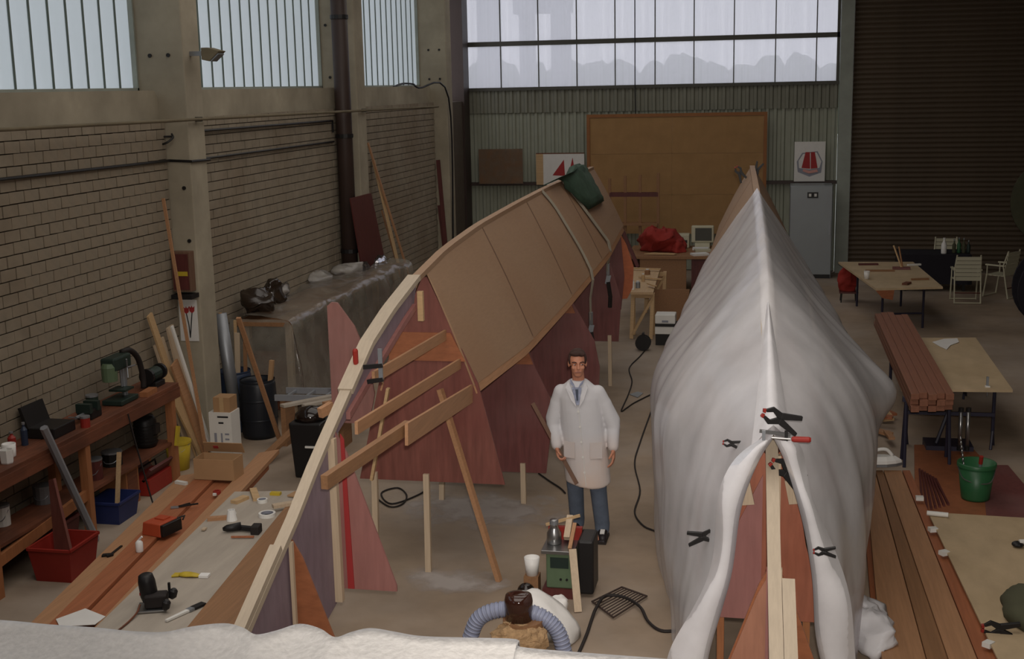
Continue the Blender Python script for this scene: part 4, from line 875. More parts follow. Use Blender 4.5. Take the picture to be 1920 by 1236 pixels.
# cordless drill lying
q = on(448, 1000); t = thing('cordless_drill', 'black cordless drill lying on the pale table', 'drill', q)
MB().tube([q+V(-.13, -.01, .03), q+V(-.10, .0, .035), q+V(.0, .05, .04)], [.014, .028, .035], 10).build('chuck_and_body', 'black', t, smooth=True); MB().beam(q+V(-.02, .045, .03), q+V(.10, .03, .03), .04, .04).build('grip', 'black', t, bev=.008); MB().box(q+V(.14, .02, .035), (.07, .10, .07), (0, 0, .1)).build('battery', 'rubber', t, bev=.008)
q = on(432, 978); t = thing('glue_pot', 'white tapered pot standing behind the black drill', 'pot', q); MB().lathe([(.045, 0), (.03, .09), (.025, .09), (.035, .01)], q+V(0, .03, 0), 12).build('cup', 'white_plastic', t); MB().lathe([(.02, 0), (.04, .03), (.03, .05)], q+V(-.03, .10, .0), 10).build('lid', 'white_plastic', t)
for i, (x, y, r, lb) in enumerate(((501, 968, .07, 'large white ring of masking tape on the pale table'), (492, 942, .045, 'small white ring of tape farther along the pale table'))):
    q = on(x, y); t = thing('tape_ring', lb, 'tape', q); MB().lathe([(r, 0), (r, .03), (r*.75, .03), (r*.75, 0)], q, 20).build('roll', 'white_paint', t); MB().lathe([(r*.76, .003), (r*.76, .028), (r*.7, .028), (r*.7, .003)], q, 20).build('core', 'grey_ink', t)
for i, (x, y, l, w, a, m, lb) in enumerate(((478, 930, .30, .06, -.5, 'pine_flat', 'pale wood offcut lying highest on the pale table'), (450, 940, .16, .07, .3, 'pine_flat', 'stubby pale offcut on the pale table'), (540, 948, .26, .06, .9, 'pine', 'pale strip of wood lying against the tape rings'), (408, 975, .16, .05, 1.2, 'plank_tan', 'thin tan offcut behind the black drill'), (455, 1010, .18, .018, 1.4, 'plank_red', 'red pencil lying in front of the black drill'), (383, 995, .05, .03, 0, 'pine', 'tiny pale block on the outer edge of the pale table'), (555, 930, .12, .10, .2, 'cardboard', 'brown card square on the far end of the pale table'))):
    tag(MB().box(on(x, y, .032 if i == 2 else 0)+V(0, 0, .014), (w, l, .028 if i < 4 else .012), (0, 0, -a)).build('offcut', m), lb, 'offcut')
tag(MB().box(on(517, 928)+V(0, 0, .012), (.09, .05, .024)).build('tape_measure', 'yellow_plastic'), 'small yellow tape measure on the far end of the pale table', 'tape measure')
# router
q = on(283, 1145)+V(0, .03, 0); t = thing('router', 'black electric router with two knobs standing on the pale table', 'router', q)
MB().box(q+V(0, 0, .012), (.20, .17, .014), (0, 0, .35)).build('base_plate', 'steel', t, bev=.004); MB().lathe([(.05, .05), (.06, .09), (.058, .19), (.048, .235), (.03, .245)], q+V(-.02, .02, 0), 16, (0, -.12, 0)).build('motor_body', 'black', t, smooth=True)
cg_ = MB().box(q+V(.03, 0, .07), (.15, .11, .09), (0, 0, .35)).build('carriage', 'rubber', t, bev=.012)
for p, s in ((V(.13, .03, .10), 1), (V(.12, -.06, .055), 1)): MB().lathe([(.012, 0), (.028, .02), (.028, .06), (.015, .075)], q+p-V(0, 0, .03), 12, (0, .3, 0)).build('knob', 'black', cg_)
MB().tube([q+V(.10, .06, .06), q+V(.10, .06, .17)], .01, 6).build('depth_rod', 'black', t); MB().box(q+V(-.075, -.01, .11), (.008, .03, .02)).build('switch', 'red_plastic', t)
MB().tube(crv([q+V(-.06, -.06, .05), q+V(-.05, -.14, .02), q+V(-.05, -.30, .008), q+V(-.06, -.5, .008)], 5), .007, 6).build('cord', 'bench_wood', t)
q = on(362, 1082); t = thing('work_glove', 'yellow and white work glove lying on the pale table', 'glove', q)
m = MB().ell(q+V(-.03, 0, .014), (.09, .035, .016), 12); m.v = [V(v.x, v.y, max(q.z+.002, v.z+.01*noise.noise(v*20))) for v in m.v]; m.build('palm', 'yellow_plastic', t, smooth=True); MB().box(q+V(.085, .01, .012), (.07, .06, .018), (0, 0, .1)).build('cuff', 'white_cloth', t)
for k in range(3): MB().tube([q+V(-.10, -.02+k*.02, .012), q+V(-.15, -.035+k*.025, .01)], .009, 6).build('finger', 'yellow_plastic', t)
q = on(345, 1150); t = thing('paint_brush', 'flat brush with black bristles and white handle on the pale table', 'brush', q)
MB().beam(q+V(-.05, -.16, .012), q+V(.02, .02, .012), .022, .014, w2=.03).build('handle', 'white_paint', t); MB().beam(q+V(.02, .02, .012), q+V(.035, .06, .012), .045, .016).build('ferrule', 'steel_dull', t); MB().beam(q+V(.035, .06, .012), q+V(.075, .15, .012), .05, .016).build('bristles', 'black', t)
# ================================================================== THE MAN
F0 = V(-1.53, 10.9, 0)
S = V(at(1084, 690, Y=10.9).x, 10.9, 0)         # plumb line through the head
lean = S.x-F0.x
def W(x, y, z):                                   # body coordinates -> world
    return V(F0.x+lean*min(1, max(0, z/1.5))+x, F0.y+y, z)
class Blob(MB):
    def cap(s, a, b, ra, rb, n=14):
        a, b = Vector(a), Vector(b); d = (b-a); L_ = d.length; d.normalize(); path = []; rs = []
        for k in range(5): t = k/5*PI/2; path.append(a-d*ra*math.cos(t)); rs.append(max(.001, ra*math.sin(t)))
        path += [a, lerp(a, b, .5), b]; rs += [ra, (ra+rb)/2, rb]
        for k in range(1, 6): t = k/5*PI/2; path.append(b+d*rb*math.sin(t)); rs.append(max(.001, rb*math.cos(t)))
        return s.tube(path, rs, n)
    def grow(s, name, mat, parent, vox, it=3):
        o = s.build(name, mat, parent, smooth=True); md = o.modifiers.new('skin', 'REMESH'); md.mode = 'VOXEL'; md.voxel_size = vox; md.use_smooth_shade = True
        if it: sm = o.modifiers.new('soft', 'SMOOTH'); sm.iterations = it; sm.factor = .5
        return o
man = thing('person', 'man in a long white work coat and jeans standing between the hulls', 'person', F0)
fR, fL = at(1081, 1000, z=0), at(1128, 1012, z=0)     # the two feet on the floor
def lf(f): return V(f.x, f.y+.05, 0)
fR, fL = lf(fR), lf(fL)
hipR, hipL = W(-.095, 0, .92), W(.095, 0, .92); knR, knL = lerp(hipR, fR+V(0, 0, .08), .5)+V(0, -.03, 0), lerp(hipL, fL+V(0, 0, .08), .5)+V(0, -.03, 0)
shR, shL = W(-.165, .0, 1.40), W(.165, .0, 1.40); elR, elL = W(-.27, .02, 1.15), W(.275, .03, 1.14); wrR, wrL = W(-.235, -.10, .91), W(.265, -.06, .90)
B = Blob()
# head, looking slightly to one side
hc = W(.0, -.03, 1.675); hr_ = Matrix.Rotation(.22, 3, 'Z')
def hd(x, y, z): return hc+hr_@V(x, y, z)
B.ell(hd(0, .012, .03), (.074, .092, .088), 16); B.ell(hd(0, -.018, -.045), (.058, .068, .072), 14); B.ell(hd(0, -.03, -.095), (.038, .045, .03), 10)
B.cap(hd(0, -.085, .005), hd(0, -.104, -.03), .010, .015, 8)                     # nose
B.cap(hd(-.04, -.078, .022), hd(.04, -.078, .022), .010, .010, 8)                # brow
for s in (-1, 1):
    B.ell(hd(s*.076, .012, -.008), (.010, .022, .034), 8); B.ell(hd(s*.038, -.062, -.03), (.022, .022, .022), 8)
B.cap(hd(-.022, -.078, -.066), hd(.022, -.078, -.066), .007, .007, 8)            # mouth
B.cap(W(0, .02, 1.47), hd(0, .01, -.07), .056, .054)
B.cap(W(0, .015, 1.05), W(0, .02, 1.34), .115, .105); B.cap(shR+V(0, .02, 0), shL+V(0, .02, 0), .045, .045); B.cap(W(0, 0, .95), W(0, 0, 1.05), .13, .13)
for hp, kn, ft in ((hipR, knR, fR), (hipL, knL, fL)): B.cap(hp, kn, .08, .055); B.cap(kn, ft+V(0, 0, .09), .05, .036); B.cap(ft+V(0, .02, .05), ft+V(0, -.13, .035), .035, .03)
def hand(wr, el, s, curl, hold):
    d = (wr-el).normalized(); side = V(s, 0, 0); side = (side-d*side.dot(d)).normalized(); fwd = d.cross(side).normalized()
    if fwd.y > 0: fwd = -fwd
    B.cap(el, wr, .038, .027); pm = wr+d*.05
    for k in (-1, 0, 1): B.cap(wr+d*.01+fwd*k*.016, pm+d*.03+fwd*k*.024, .020, .016, 8)
    for k in range(4):                              # four fingers of unequal length, bent at the knuckles
        L_ = (.030, .034, .032, .025)[k]; b0 = pm+d*.045+fwd*(.034-.023*k); inn = -side
        a1 = b0+(d*math.cos(curl*.6)+inn*math.sin(curl*.6))*L_; a2 = a1+(d*math.cos(curl*1.5)+inn*math.sin(curl*1.5))*L_*.85; a3 = a2+(d*math.cos(curl*2.3)+inn*math.sin(curl*2.3))*L_*.7
        B.cap(b0, a1, .0098, .0092, 8); B.cap(a1, a2, .0092, .0086, 8); B.cap(a2, a3, .0086, .0075, 8)
    t0 = wr+d*.03+fwd*.03; t1 = t0+fwd*.03+d*.03-side*.012; t2 = t1+d*.03-side*.018; B.cap(t0, t1, .013, .011, 8); B.cap(t1, t2, .011, .009, 8)
    return pm+d*.04-side*.03
B.cap(shR, elR, .055, .042); B.cap(shL, elL, .055, .042)
gripR = hand(wrR, elR, -1, 1.0, True); hand(wrL, elL, 1, .45, False)
B.grow('body', 'skin', man, .0058, 2)
for s in (-1, 1):
    e = MB().ell(hd(s*.032, -.078, .0), (.010, .006, .0045), 8).build('eye', 'white_plastic', man); MB().ell(hd(s*.032+.003, -.085, .0), (.0055, .004, .005), 8).build('iris', 'hair', e)
    MB().tube([hd(s*.016, -.094, .021), hd(s*.036, -.089, .026), hd(s*.052, -.075, .019)], .005, 6).build('eyebrow', 'hair', man)
MB().tube([hd(-.024, -.087, -.066), hd(0, -.090, -.064), hd(.024, -.087, -.066)], .0035, 6).build('lips', 'mahogany_pink', man)
Hh = Blob(); Hh.ell(hd(0, .026, .05), (.079, .088, .078), 16); Hh.ell(hd(0, .06, -.0), (.072, .058, .07), 12)
for s in (-1, 1): Hh.ell(hd(s*.068, .0, .03), (.014, .04, .045), 10)
Hh.ell(hd(-.02, -.055, .092), (.055, .03, .022), 10); Hh.ell(hd(.03, -.05, .088), (.04, .03, .022), 10)
Hh.grow('hair', 'hair', man, .006, 2)
J = Blob()
for hp, kn, ft in ((hipR, knR, fR), (hipL, knL, fL)): J.cap(hp, kn, .098, .080); J.cap(kn, ft+V(0, 0, .13), .078, .070); J.cap(ft+V(0, 0, .14), ft+V(0, 0, .085), .072, .068)
J.cap(W(-.06, 0, .95), W(.06, 0, .95), .12, .12)
J.grow('jeans', 'jeans', man, .012, 2)
for ft, sd in ((fR, -1), (fL, 1)):
    sh = Blob(); sh.cap(ft+V(0, .03, .055), ft+V(sd*.02, -.13, .04), .046, .042); sh.cap(ft+V(0, .03, .08), ft+V(sd*.01, -.05, .07), .045, .045); sh.box(ft+V(sd*.008, -.05, .012), (.085, .25, .024)); o = sh.grow('shoe', 'shoe', man, .008, 2)
    MB().box(ft+V(sd*.012, -.05, .012), (.09, .27, .02)).build('sole', 'rubber', o); MB().box(ft+V(sd*.015, -.10, .094), (.04, .06, .012), (.3, 0, 0)).build('laces', 'paper', o)
# coat
m_ = MATS['coat']; nt = m_.node_tree; mxn = [n for n in nt.nodes if n.type == 'MIX'][0]; lk = [l for l in nt.links if l.to_node == mxn and l.to_socket == mxn.inputs[0]][0]; src = lk.from_socket
tcn = [n for n in nt.nodes if n.type == 'TEX_COORD'][0]; sx_ = nt.nodes.new('ShaderNodeSeparateXYZ'); nt.links.new(tcn.outputs['Object'], sx_.inputs[0]); mr = nt.nodes.new('ShaderNodeMapRange')
for i_, v_ in ((1, .34), (2, .52), (3, 1), (4, .0)): mr.inputs[i_].default_value = v_
nt.links.new(sx_.outputs[2], mr.inputs[0]); mm = nt.nodes.new('ShaderNodeMath'); mm.operation = 'MULTIPLY'; ad = nt.nodes.new('ShaderNodeMath'); ad.operation = 'ADD'; ad.inputs[1].default_value = .35
nt.links.new(src, ad.inputs[0]); nt.links.new(ad.outputs[0], mm.inputs[0]); nt.links.new(mr.outputs[0], mm.inputs[1]); nt.links.new(mm.outputs[0], mxn.inputs[0])   # workshop dirt over the lower half of the coat
K = Blob(); n = 26; prof = [(.555, .196, .150), (.57, .202, .155), (.75, .208, .15), (.95, .205, .145), (1.1, .20, .142), (1.25, .20, .138), (1.36, .20, .128), (1.43, .178, .108), (1.478, .125, .092), (1.515, .082, .078)]
vs_ = []
for z, rx, ry in prof:
    for k in range(n):
        a = 2*PI*k/n; f = 1+.05*math.sin(a*4+z*3)*max(0, 1.0-z); vs_.append(W(rx*f*math.cos(a), ry*f*math.sin(a), z+(.02*math.sin(a*2+.6) if z < .56 else 0)))
K.add(vs_, [(i*n+k, i*n+(k+1) % n, (i+1)*n+(k+1) % n, (i+1)*n+k) for i in range(len(prof)-1) for k in range(n)]+[tuple(range(n))[::-1], tuple(range((len(prof)-1)*n, len(prof)*n))])
for sh, el, wr in ((shR, elR, wrR), (shL, elL, wrL)): K.cap(sh, el, .070, .066); K.cap(el, lerp(el, wr, .92), .066, .050); K.cap(lerp(sh, el, .4), lerp(el, wr, .2), .072, .066)
coat = K.grow('coat', 'coat', man, .011, 2)
for s in (-1, 1):
    MB().prism([W(s*.075, -.062, 1.515), W(s*.10, -.105, 1.47), W(s*.055, -.138, 1.36), W(s*.012, -.142, 1.30), W(s*.03, -.125, 1.40)], (0, -.012, 0)).build('lapel', 'coat_clean', coat)
MB().prism([W(-.045, -.112, 1.47), W(.045, -.112, 1.47), W(.012, -.146, 1.32), W(-.012, -.146, 1.32)], (0, -.006, 0)).build('shirt', 'shirt', man)
for s in (-1, 1): MB().prism([W(s*.012, -.112, 1.465), W(s*.055, -.098, 1.50), W(s*.065, -.05, 1.535), W(s*.03, -.085, 1.50)], (0, -.012, 0)).build('shirt_collar', 'shirt', man)
MB().prism([W(-.012, -.125, 1.455), W(.014, -.125, 1.455), W(.008, -.15, 1.36), W(-.006, -.15, 1.36)], (0, -.004, 0)).build('tie', 'barrel_blue', man)
for z in (1.26, 1.12, .98, .84, .70): MB().lathe([(.010, -.003), (.010, .003)], W(.0, -.152, z), 10, (PI/2, 0, 0)).build('button', 'paper', coat)
MB().tube([W(.003, -.150, 1.29), W(.003, -.149, .9), W(.003, -.158, .57)], .003, 5).build('front_placket', 'paper', coat)
for s in (-1, 1): MB().box(W(s*.12, -.13, .90), (.11, .004, .15), (0, 0, s*.35)).build('pocket', 'coat', coat)
# lath held in the hand
g_ = gripR; top = at(996, 757, Y=g_.y+.10); bot = g_+(g_-top)*.5+V(-.01, -.05, 0)
d_ = (bot-top).normalized(); off = g_-(top+d_*(g_-top).dot(d_))        # slide the lath into the closed fingers
tag(MB().beam(top+off, bot+off, .034, .016, (0, -1, 0)).build('wooden_lath', 'lath_brown'), 'long thin brown lath held upright in the man\'s hand', 'lath')

# ================================================================== FLOOR BETWEEN THE HULLS
q = V(-1.62, 9.72, 0)
t = thing('planing_machine', 'small green woodworking machine with black side cover on the floor before the man', 'machine', q)
MB().box(q+V(0, 0, .04), (.30, .34, .08)).build('plinth', 'mahogany_deep', t); mb_ = MB().box(q+V(-.01, 0, .23), (.22, .30, .30)).build('body', 'machine_green', t, bev=.012)
MB().box(q+V(-.01, -.152, .30), (.15, .006, .09)).build('front_opening', 'machine_dark', mb_); MB().box(q+V(-.02, 0, .395), (.27, .36, .03)).build('table', 'steel', t, bev=.004)
MB().box(q+V(.20, .02, .26), (.13, .30, .46)).build('side_cover', 'black', t, bev=.02); MB().box(q+V(.0, .12, .46), (.28, .05, .11)).build('fence', 'red_plastic', t)
for k in range(2): MB().lathe([(.01, -.006), (.01, .006)], q+V(.0+.05*k, -.155, .16), 8, (PI/2, 0, 0)).build('switch', 'black', mb_)
for i in range(2): MB().box(q+V(-.14+.02*i, .0, .02), (.03, .3, .03)).build('foot', 'black', t)
q2 = q+V(-.075, .0, .41); t = thing('spray_canister', 'shiny silver canister standing on the green machine', 'canister', q2)
MB().lathe([(.055, 0), (.06, .01), (.06, .09), (.038, .13), (.032, .16), (.036, .165), (.036, .20), (.03, .205)], q2, 18).build('can', 'steel', t, smooth=True); MB().lathe([(.037, .165), (.037, .2)], q2, 16).build('lid', 'steel_dull', t)
for i, (a, b, w, m, lb) in enumerate(((V(-.16, .10, .53), V(.12, .14, .61), .025, 'pine_flat', 'thin pale stick lying across the top of the green machine'), (V(.035, .16, .59), V(.03, .0, .455), .05, 'pine', 'short pale block on top of the green machine'), (V(.085, .08, .56), V(.075, -.14, .42), .03, 'plank_tan', 'tan stick slanting down on the green machine table'), (V(.105, -.192, .44), V(.18, -.42, .005), .06, 'pine', 'pale batten leaning on the front of the green machine'))):
    tag(MB().beam(q+a, q+b, w, .02 if i != 1 else .05).build('wood_piece', m), lb, 'wood piece')
q2 = q+V(-.25, -.08, 0); t = thing('white_cup', 'white plastic cup on a stool of blocks beside the green machine', 'cup', q2)
MB().lathe([(.05, .16), (.065, .31), (.06, .31), (.045, .17)], q2, 16).build('cup', 'white_plastic', t, smooth=True); MB().box(q2+V(0, 0, .08), (.12, .12, .16)).build('block', 'plank_brown', t)
tag(MB().ell(q+V(-.27, -.25, .075), (.075, .075, .075), 12).build('black_knob', 'black_gloss'), 'round black ball lying beside the white sack', 'ball')
# hose, hood, shavings and sack of the dust extractor
q = at(985, 1205, Y=8.55)
q.z = 0
t = thing('dust_extractor', 'dust extractor with grey ribbed hose arched over a dark glossy hood', 'dust extractor', V(q.x, 8.55, 0))
hp_ = crv([at(866, 1260, Y=8.5), at(882, 1195, Y=8.5), at(900, 1158, Y=8.5), at(940, 1143, Y=8.5), at(985, 1146, Y=8.5), at(1022, 1160, Y=8.5), at(1046, 1185, Y=8.5), at(1058, 1225, Y=8.5), at(1062, 1262, Y=8.5)], 12)
hs_ = MB().tube(hp_, [.054+.004*math.sin(i*1.57) for i in range(len(hp_))], 14).build('hose', 'hose', t, smooth=True)
for i in range(2, len(hp_)-2, 2):
    tt = (hp_[i+1]-hp_[i-1]).normalized(); MB().tube([hp_[i]-tt*.006, hp_[i]+tt*.006], .0605, 14).build('hose_rib', 'hose', hs_, smooth=True)
c = at(971, 1165, Y=8.42); zt = at(971, 1120, Y=8.42).z; MB().lathe([(.10, .0), (.105, zt-c.z-.04), (.095, zt-c.z), (.05, zt-c.z+.01)], V(c.x, 8.46, c.z), 18).build('hood', 'amber_gloss', t, smooth=True)
MB().lathe([(.15, 0), (.15, c.z-.0)], V(c.x+.03, 8.47, 0), 18).build('drum', 'plank_brown', t)
m = MB().ell(V(c.x+.02, 8.40, max(.05, c.z-.12)), (.20, .14, .13), 26); m.v = [v+Vector((fbm(v*14), fbm(v*14+V(3, 0, 0)), fbm(v*14+V(0, 3, 0))))*.035 for v in m.v]
m.build('wood_shavings', 'shavings', t, kind='stuff')
c = at(1040, 1160, z=.12); m = MB().add([], [])
pts = [(965, 1113), (1000, 1102), (1030, 1108), (1060, 1140), (1092, 1180), (1096, 1196), (1082, 1222), (1060, 1225), (1040, 1170), (1000, 1145), (968, 1128)]
rows = []
for i in range(14):
    tq = i/13; a = crv([at(x, y, Y=8.85) for x, y in ((968, 1122), (1003, 1103), (1048, 1130), (1088, 1178), (1082, 1228))], 8)[int(tq*32)]; b = crv([at(x, y, Y=8.62) for x, y in ((966, 1130), (1000, 1140), (1030, 1165), (1050, 1200), (1062, 1240))], 8)[int(tq*32)]
    rows.append([lerp(a, b, k/8)+V(0, -.05*math.sin(PI*k/8), .02*fbm(V(i*.5, k*.5, 2))+.03*math.sin(PI*k/8)) for k in range(9)]+[V(b.x, 8.7, .01)])
for r in rows:
    for p in r: p.z = max(.01, p.z)
tag(MB().grid(rows).build('white_sack', 'white_cloth', smooth=True, solid=.006), 'white sack draped beside the ribbed hose', 'sack')
c = at(1068, 1145, z=.05); bag('white_bag', 'small crumpled white bag at the foot of the green machine', c+V(-.10, .06, .02), (.09, .08, .07), 'white_cloth', .03, 4, 8, .005)
# wire grate on the floor
A4 = [at(1110, 1128, z=.02), at(1150, 1158, z=.02), at(1213, 1118, z=.02), at(1166, 1101, z=.02)]
t = thing('wire_grate', 'small metal wire grate lying on the concrete floor', 'grate', (A4[0]+A4[2])/2*V(1, 1, 0).length*0+V((A4[0].x+A4[2].x)/2, (A4[0].y+A4[2].y)/2, 0))
for i in range(4): MB().tube([A4[i], A4[(i+1) % 4]], .008, 6).build('frame_bar', 'steel_paint_dark', t)
for k in range(1, 9): MB().tube([lerp(A4[0], A4[1], k/9), lerp(A4[3], A4[2], k/9)], .005, 5).build('wire', 'steel_paint_dark', t)
def cord(label, px, r=.009, mat='rubber', z=.012, name='extension_cord', n=6):
    tag(MB().tube(crv([at(q_[0], q_[1], z=q_[2] if len(q_) > 2 else z) for q_ in px], n), r, 6).build(name, mat), label, 'cord')
cord('thick dark cord curving across the floor from the green machine to the covered hull', [(1085, 1225), (1100, 1190), (1110, 1160), (1118, 1140, .042), (1135, 1118, .042), (1170, 1120, .042), (1200, 1138, .042), (1215, 1165, .02), (1240, 1183), (1278, 1182)], .013)
cord('thin dark cord snaking along the floor beside the covered hull', [(1225, 760), (1200, 830), (1190, 870), (1200, 920), (1190, 960), (1205, 985), (1228, 996)])
cord('dark cord looping on the floor behind the man', [(1230, 735), (1190, 755), (1175, 765), (1165, 770), (1178, 740), (1185, 715), (1180, 690), (1200, 668), (1215, 650)])
cord('black cord coiled on the floor under the open hull', [(700, 930), (730, 950), (755, 945), (762, 928), (745, 915), (715, 925), (735, 945), (790, 925), (800, 910)])
cord('dark cord running from under the open hull to the man', [(1010, 888), (1030, 902), (1050, 915), (1060, 925)])
tag(MB().prism([at(1180, 740, z=.004), at(1196, 735, z=.004), at(1206, 738, z=.004), at(1196, 746, z=.004)], (0, 0, .006)).build('blue_rag', 'fridge'), 'small pale blue rag on the floor behind the man', 'rag')
# ================================================================== RIGHT SIDE
def folding_legs(t, pts, z, lean=0):
    for (x, y) in pts:
        MB().tube([(x, y, 0), (x, y, z)], .016, 8).build('leg', 'table_steel', t)
# ---- far work table
c4 = [at(1572, 491, z=.76), at(1642, 541, z=.76), at(1768, 538, z=.76), at(1712, 491, z=.76)]
t = thing('work_table', 'trestle table with a plain plywood top near the roller shutter', 'table', V(2.1, 22.6, 0))
MB().prism(c4, (0, 0, -.035)).build('top', 'ply_pale', t)
for i, (u, v) in enumerate(((.15, .2), (.15, .8), (.85, .2), (.85, .8))):
    p = lerp(lerp(c4[0], c4[1], u), lerp(c4[3], c4[2], u), v); MB().tube([(p.x, p.y, 0), (p.x, p.y, .73)], .02, 8).build('leg', 'table_steel', t)
p, q_ = lerp(lerp(c4[0], c4[1], .85), lerp(c4[3], c4[2], .85), .2), lerp(lerp(c4[0], c4[1], .85), lerp(c4[3], c4[2], .85), .8)
for z in (.25, .66): MB().tube([(p.x, p.y, z), (q_.x, q_.y, z)], .016, 8).build('stretcher', 'table_steel', t)
MB().prism([c4[1]-V(0, 0, .035), lerp(c4[1], c4[2], .28)-V(0, 0, .035), lerp(c4[1], c4[2], .26)-V(0, 0, .2), lerp(c4[1], c4[2], .1)-V(0, 0, .16)], (0, .02, 0)).build('bracket_board', 'ply_orange', t)
on = lambda x, y, z=.762: at(x, y, z=z)
q = on(1625, 523); tg = thing('paper_cup', 'white cup standing on the plywood table near the shutter', 'cup', q); MB().lathe([(.04, 0), (.05, .13), (.045, .13), (.035, .01)], q, 14).build('cup', 'white_plastic', tg, smooth=True); MB().lathe([(.052, .125), (.052, .135), (.045, .135)], q, 14, caps=False).build('rim', 'white_plastic', tg)
q = on(1690, 505); tg = thing('wooden_stand', 'small wooden stand with a slanting stick on the plywood table', 'stand', q); MB().box(q+V(0, 0, .02), (.3, .12, .04)).build('base', 'mahogany_dark', tg); MB().beam(q+V(0, 0, .04), q+V(-.14, .05, .42), .035, .025).build('stick', 'pine_flat', tg); MB().beam(q+V(.02, 0, .04), q+V(-.05, .05, .40), .02, .02).build('stick', 'plank_tan', tg)
for i, (x, y, l, w, a, m, lb) in enumerate(((1650, 509, .5, .05, 1.5, 'plank_brown', 'long thin brown stick lying on the plywood table near the shutter'), (1628, 497, .35, .07, 1.45, 'mahogany_deep', 'dark red board lying at the back of the plywood table'), (1700, 533, .22, .09, .4, 'bench_wood', 'dark wooden tool lying at the front of the plywood table'), (1725, 525, .3, .04, 1.3, 'plank_brown', 'short brown stick beside the dark wooden tool'), (1714, 498, .25, .05, 1.2, 'white_paint', 'white box lid at the back of the plywood table'))):
    tag(MB().box(on(x, y)+V(0, 0, .015), (w, l, .03), (0, 0, -a)).build('table_item', m), lb, 'stick' if i in (0, 3) else ('board' if i == 1 else ('tool' if i == 2 else 'lid')))
# red jacket hanging under/behind the table edge
bag('red_cloth', 'red cloth bundle hanging by the corner of the plywood table', at(1590, 525, Y=24.2), (.16, .12, .26), 'red_cloth', .07, 6, 5, at(1590, 545, Y=24.2).z-.006)['category'] = 'cloth'
q = at(1590, 580, Y=24.2); q.z = 0
tg = thing('stool', 'small stool with thin dark legs under the red cloth bundle', 'stool', V(q.x, 24.2, 0)); MB().box((q.x, 24.2, at(1590, 545, Y=24.2).z-.02), (.34, .3, .03)).build('seat', 'mahogany_deep', tg)
for sx in (-.14, .14):
    for sy in (-.12, .12): MB().tube([(q.x+sx, 24.2+sy, 0), (q.x+sx*.9, 24.2+sy*.9, at(1590, 545, Y=24.2).z-.03)], .012, 6).build('leg', 'black', tg)
# ---- dining corner: dark-clothed table, bottle, three folding chairs
dt = thing('side_table', 'low table under a dark cloth beside the folding chairs', 'table', V(3.15, 25.9, 0))
MB().box((3.15, 25.9, .70), (1.3, .8, .04)).build('top', 'dark_cloth', dt)
rows = [[V(3.15+.66*math.cos(a), 25.9+.42*math.sin(a), z) if 0 else V(3.15+max(-.66, min(.66, .95*math.cos(a)))*(1+(.72-z)*.06*(1+math.sin(a*9))), 25.9+max(-.42, min(.42, .62*math.sin(a)))*(1+(.72-z)*.06*(1+math.cos(a*7))), z) for a in [2*PI*k/48 for k in range(49)]] for z in (.725, .6, .45, .3, .15)]
MB().grid(rows).build('tablecloth', 'dark_cloth', dt, smooth=True)
for sx in (-.55, .55):
    for sy in (-.3, .3): MB().box((3.15+sx, 25.9+sy, .34), (.05, .05, .68)).build('leg', 'black', dt)
q = V(at(1769, 485, Y=25.7).x, 25.7, .722); tg = thing('water_bottle', 'clear water bottle with white cap on the dark-clothed table', 'bottle', q); MB().lathe([(.05, 0), (.052, .02), (.052, .18), (.02, .25), (.02, .28)], q, 14).build('bottle', 'white_plastic', tg, smooth=True); MB().lathe([(.024, .275), (.024, .31)], q, 10).build('cap', 'paper', tg)
for i, (px_, h_, m) in enumerate(((1788, .27, 'olive_cloth'), (1797, .3, 'green_plastic'), (1806, .29, 'olive_cloth'), (1815, .25, 'machine_dark'))):
    q = V(at(px_, 485, Y=25.8).x, 25.8, .722); tg = thing('glass_bottle', 'dark glass bottle in the row on the dark-clothed table', 'bottle', q, 'row of bottles on the dark-clothed table'); MB().lathe([(.035, 0), (.037, .02), (.037, h_*.6), (.013, h_*.75), (.013, h_)], q, 12).build('bottle', m, tg, smooth=True); MB().lathe([(.015, h_-.03), (.015, h_+.005)], q, 8).build('cap', 'steel_dull', tg)
def chair(label, x, y, rz, seat_z=.42):
    t = thing('folding_chair', label, 'chair', V(x, y, 0), 'white slatted folding chairs'); m = Matrix.Rotation(rz, 3, 'Z'); o = V(x, y, 0)
    P = lambda a, b, c: o+m@V(a, b, c)
    for s in (-.23, .23):
        MB().tube([P(s, -.26, .01), P(s, -.2, .3), P(s, -.14, .62), P(s*.9, -.22, .9)], .014, 8).build('back_leg', 'chair_white', t); MB().tube([P(s, .24, .01), P(s, .2, .3), P(s, .18, .44)], .014, 8).build('front_leg', 'chair_white', t)
        MB().box(P(s, .02, .62), (.045, .38, .025), (0, 0, rz)).build('armrest', 'chair_white', t); MB().tube([P(s, .18, .42), P(s, .18, .62)], .012, 6).build('arm_post', 'chair_white', t)
    for b in (-.26, .24): MB().tube([P(-.23, b, .02), P(.23, b, .02)], .012, 6).build('stretcher', 'chair_white', t)
    MB().tube([P(-.23, -.225, .2), P(.23, -.225, .2)], .01, 6).build('stretcher', 'mahogany_deep', t)
    for k in range(6): MB().beam(P(-.22, -.15-.014*k, .46+.075*k), P(.22, -.15-.014*k, .46+.075*k), .012, .066).build('back_slat', 'chair_white', t)
    for k in range(5): MB().beam(P(-.22, -.12+.075*k, .425), P(.22, -.12+.075*k, .425), .066, .014).build('seat_slat', 'chair_white', t)
chair('folding chair with its slatted back turned to the covered hull, by the dark table', 3.56, 24.35, 0.02)
chair('folding chair standing against the roller shutter beyond the dark table', 3.52, 26.75, PI)
chair('folding chair turned sideways at the end of the dark table', 4.3, 25.0, .9)
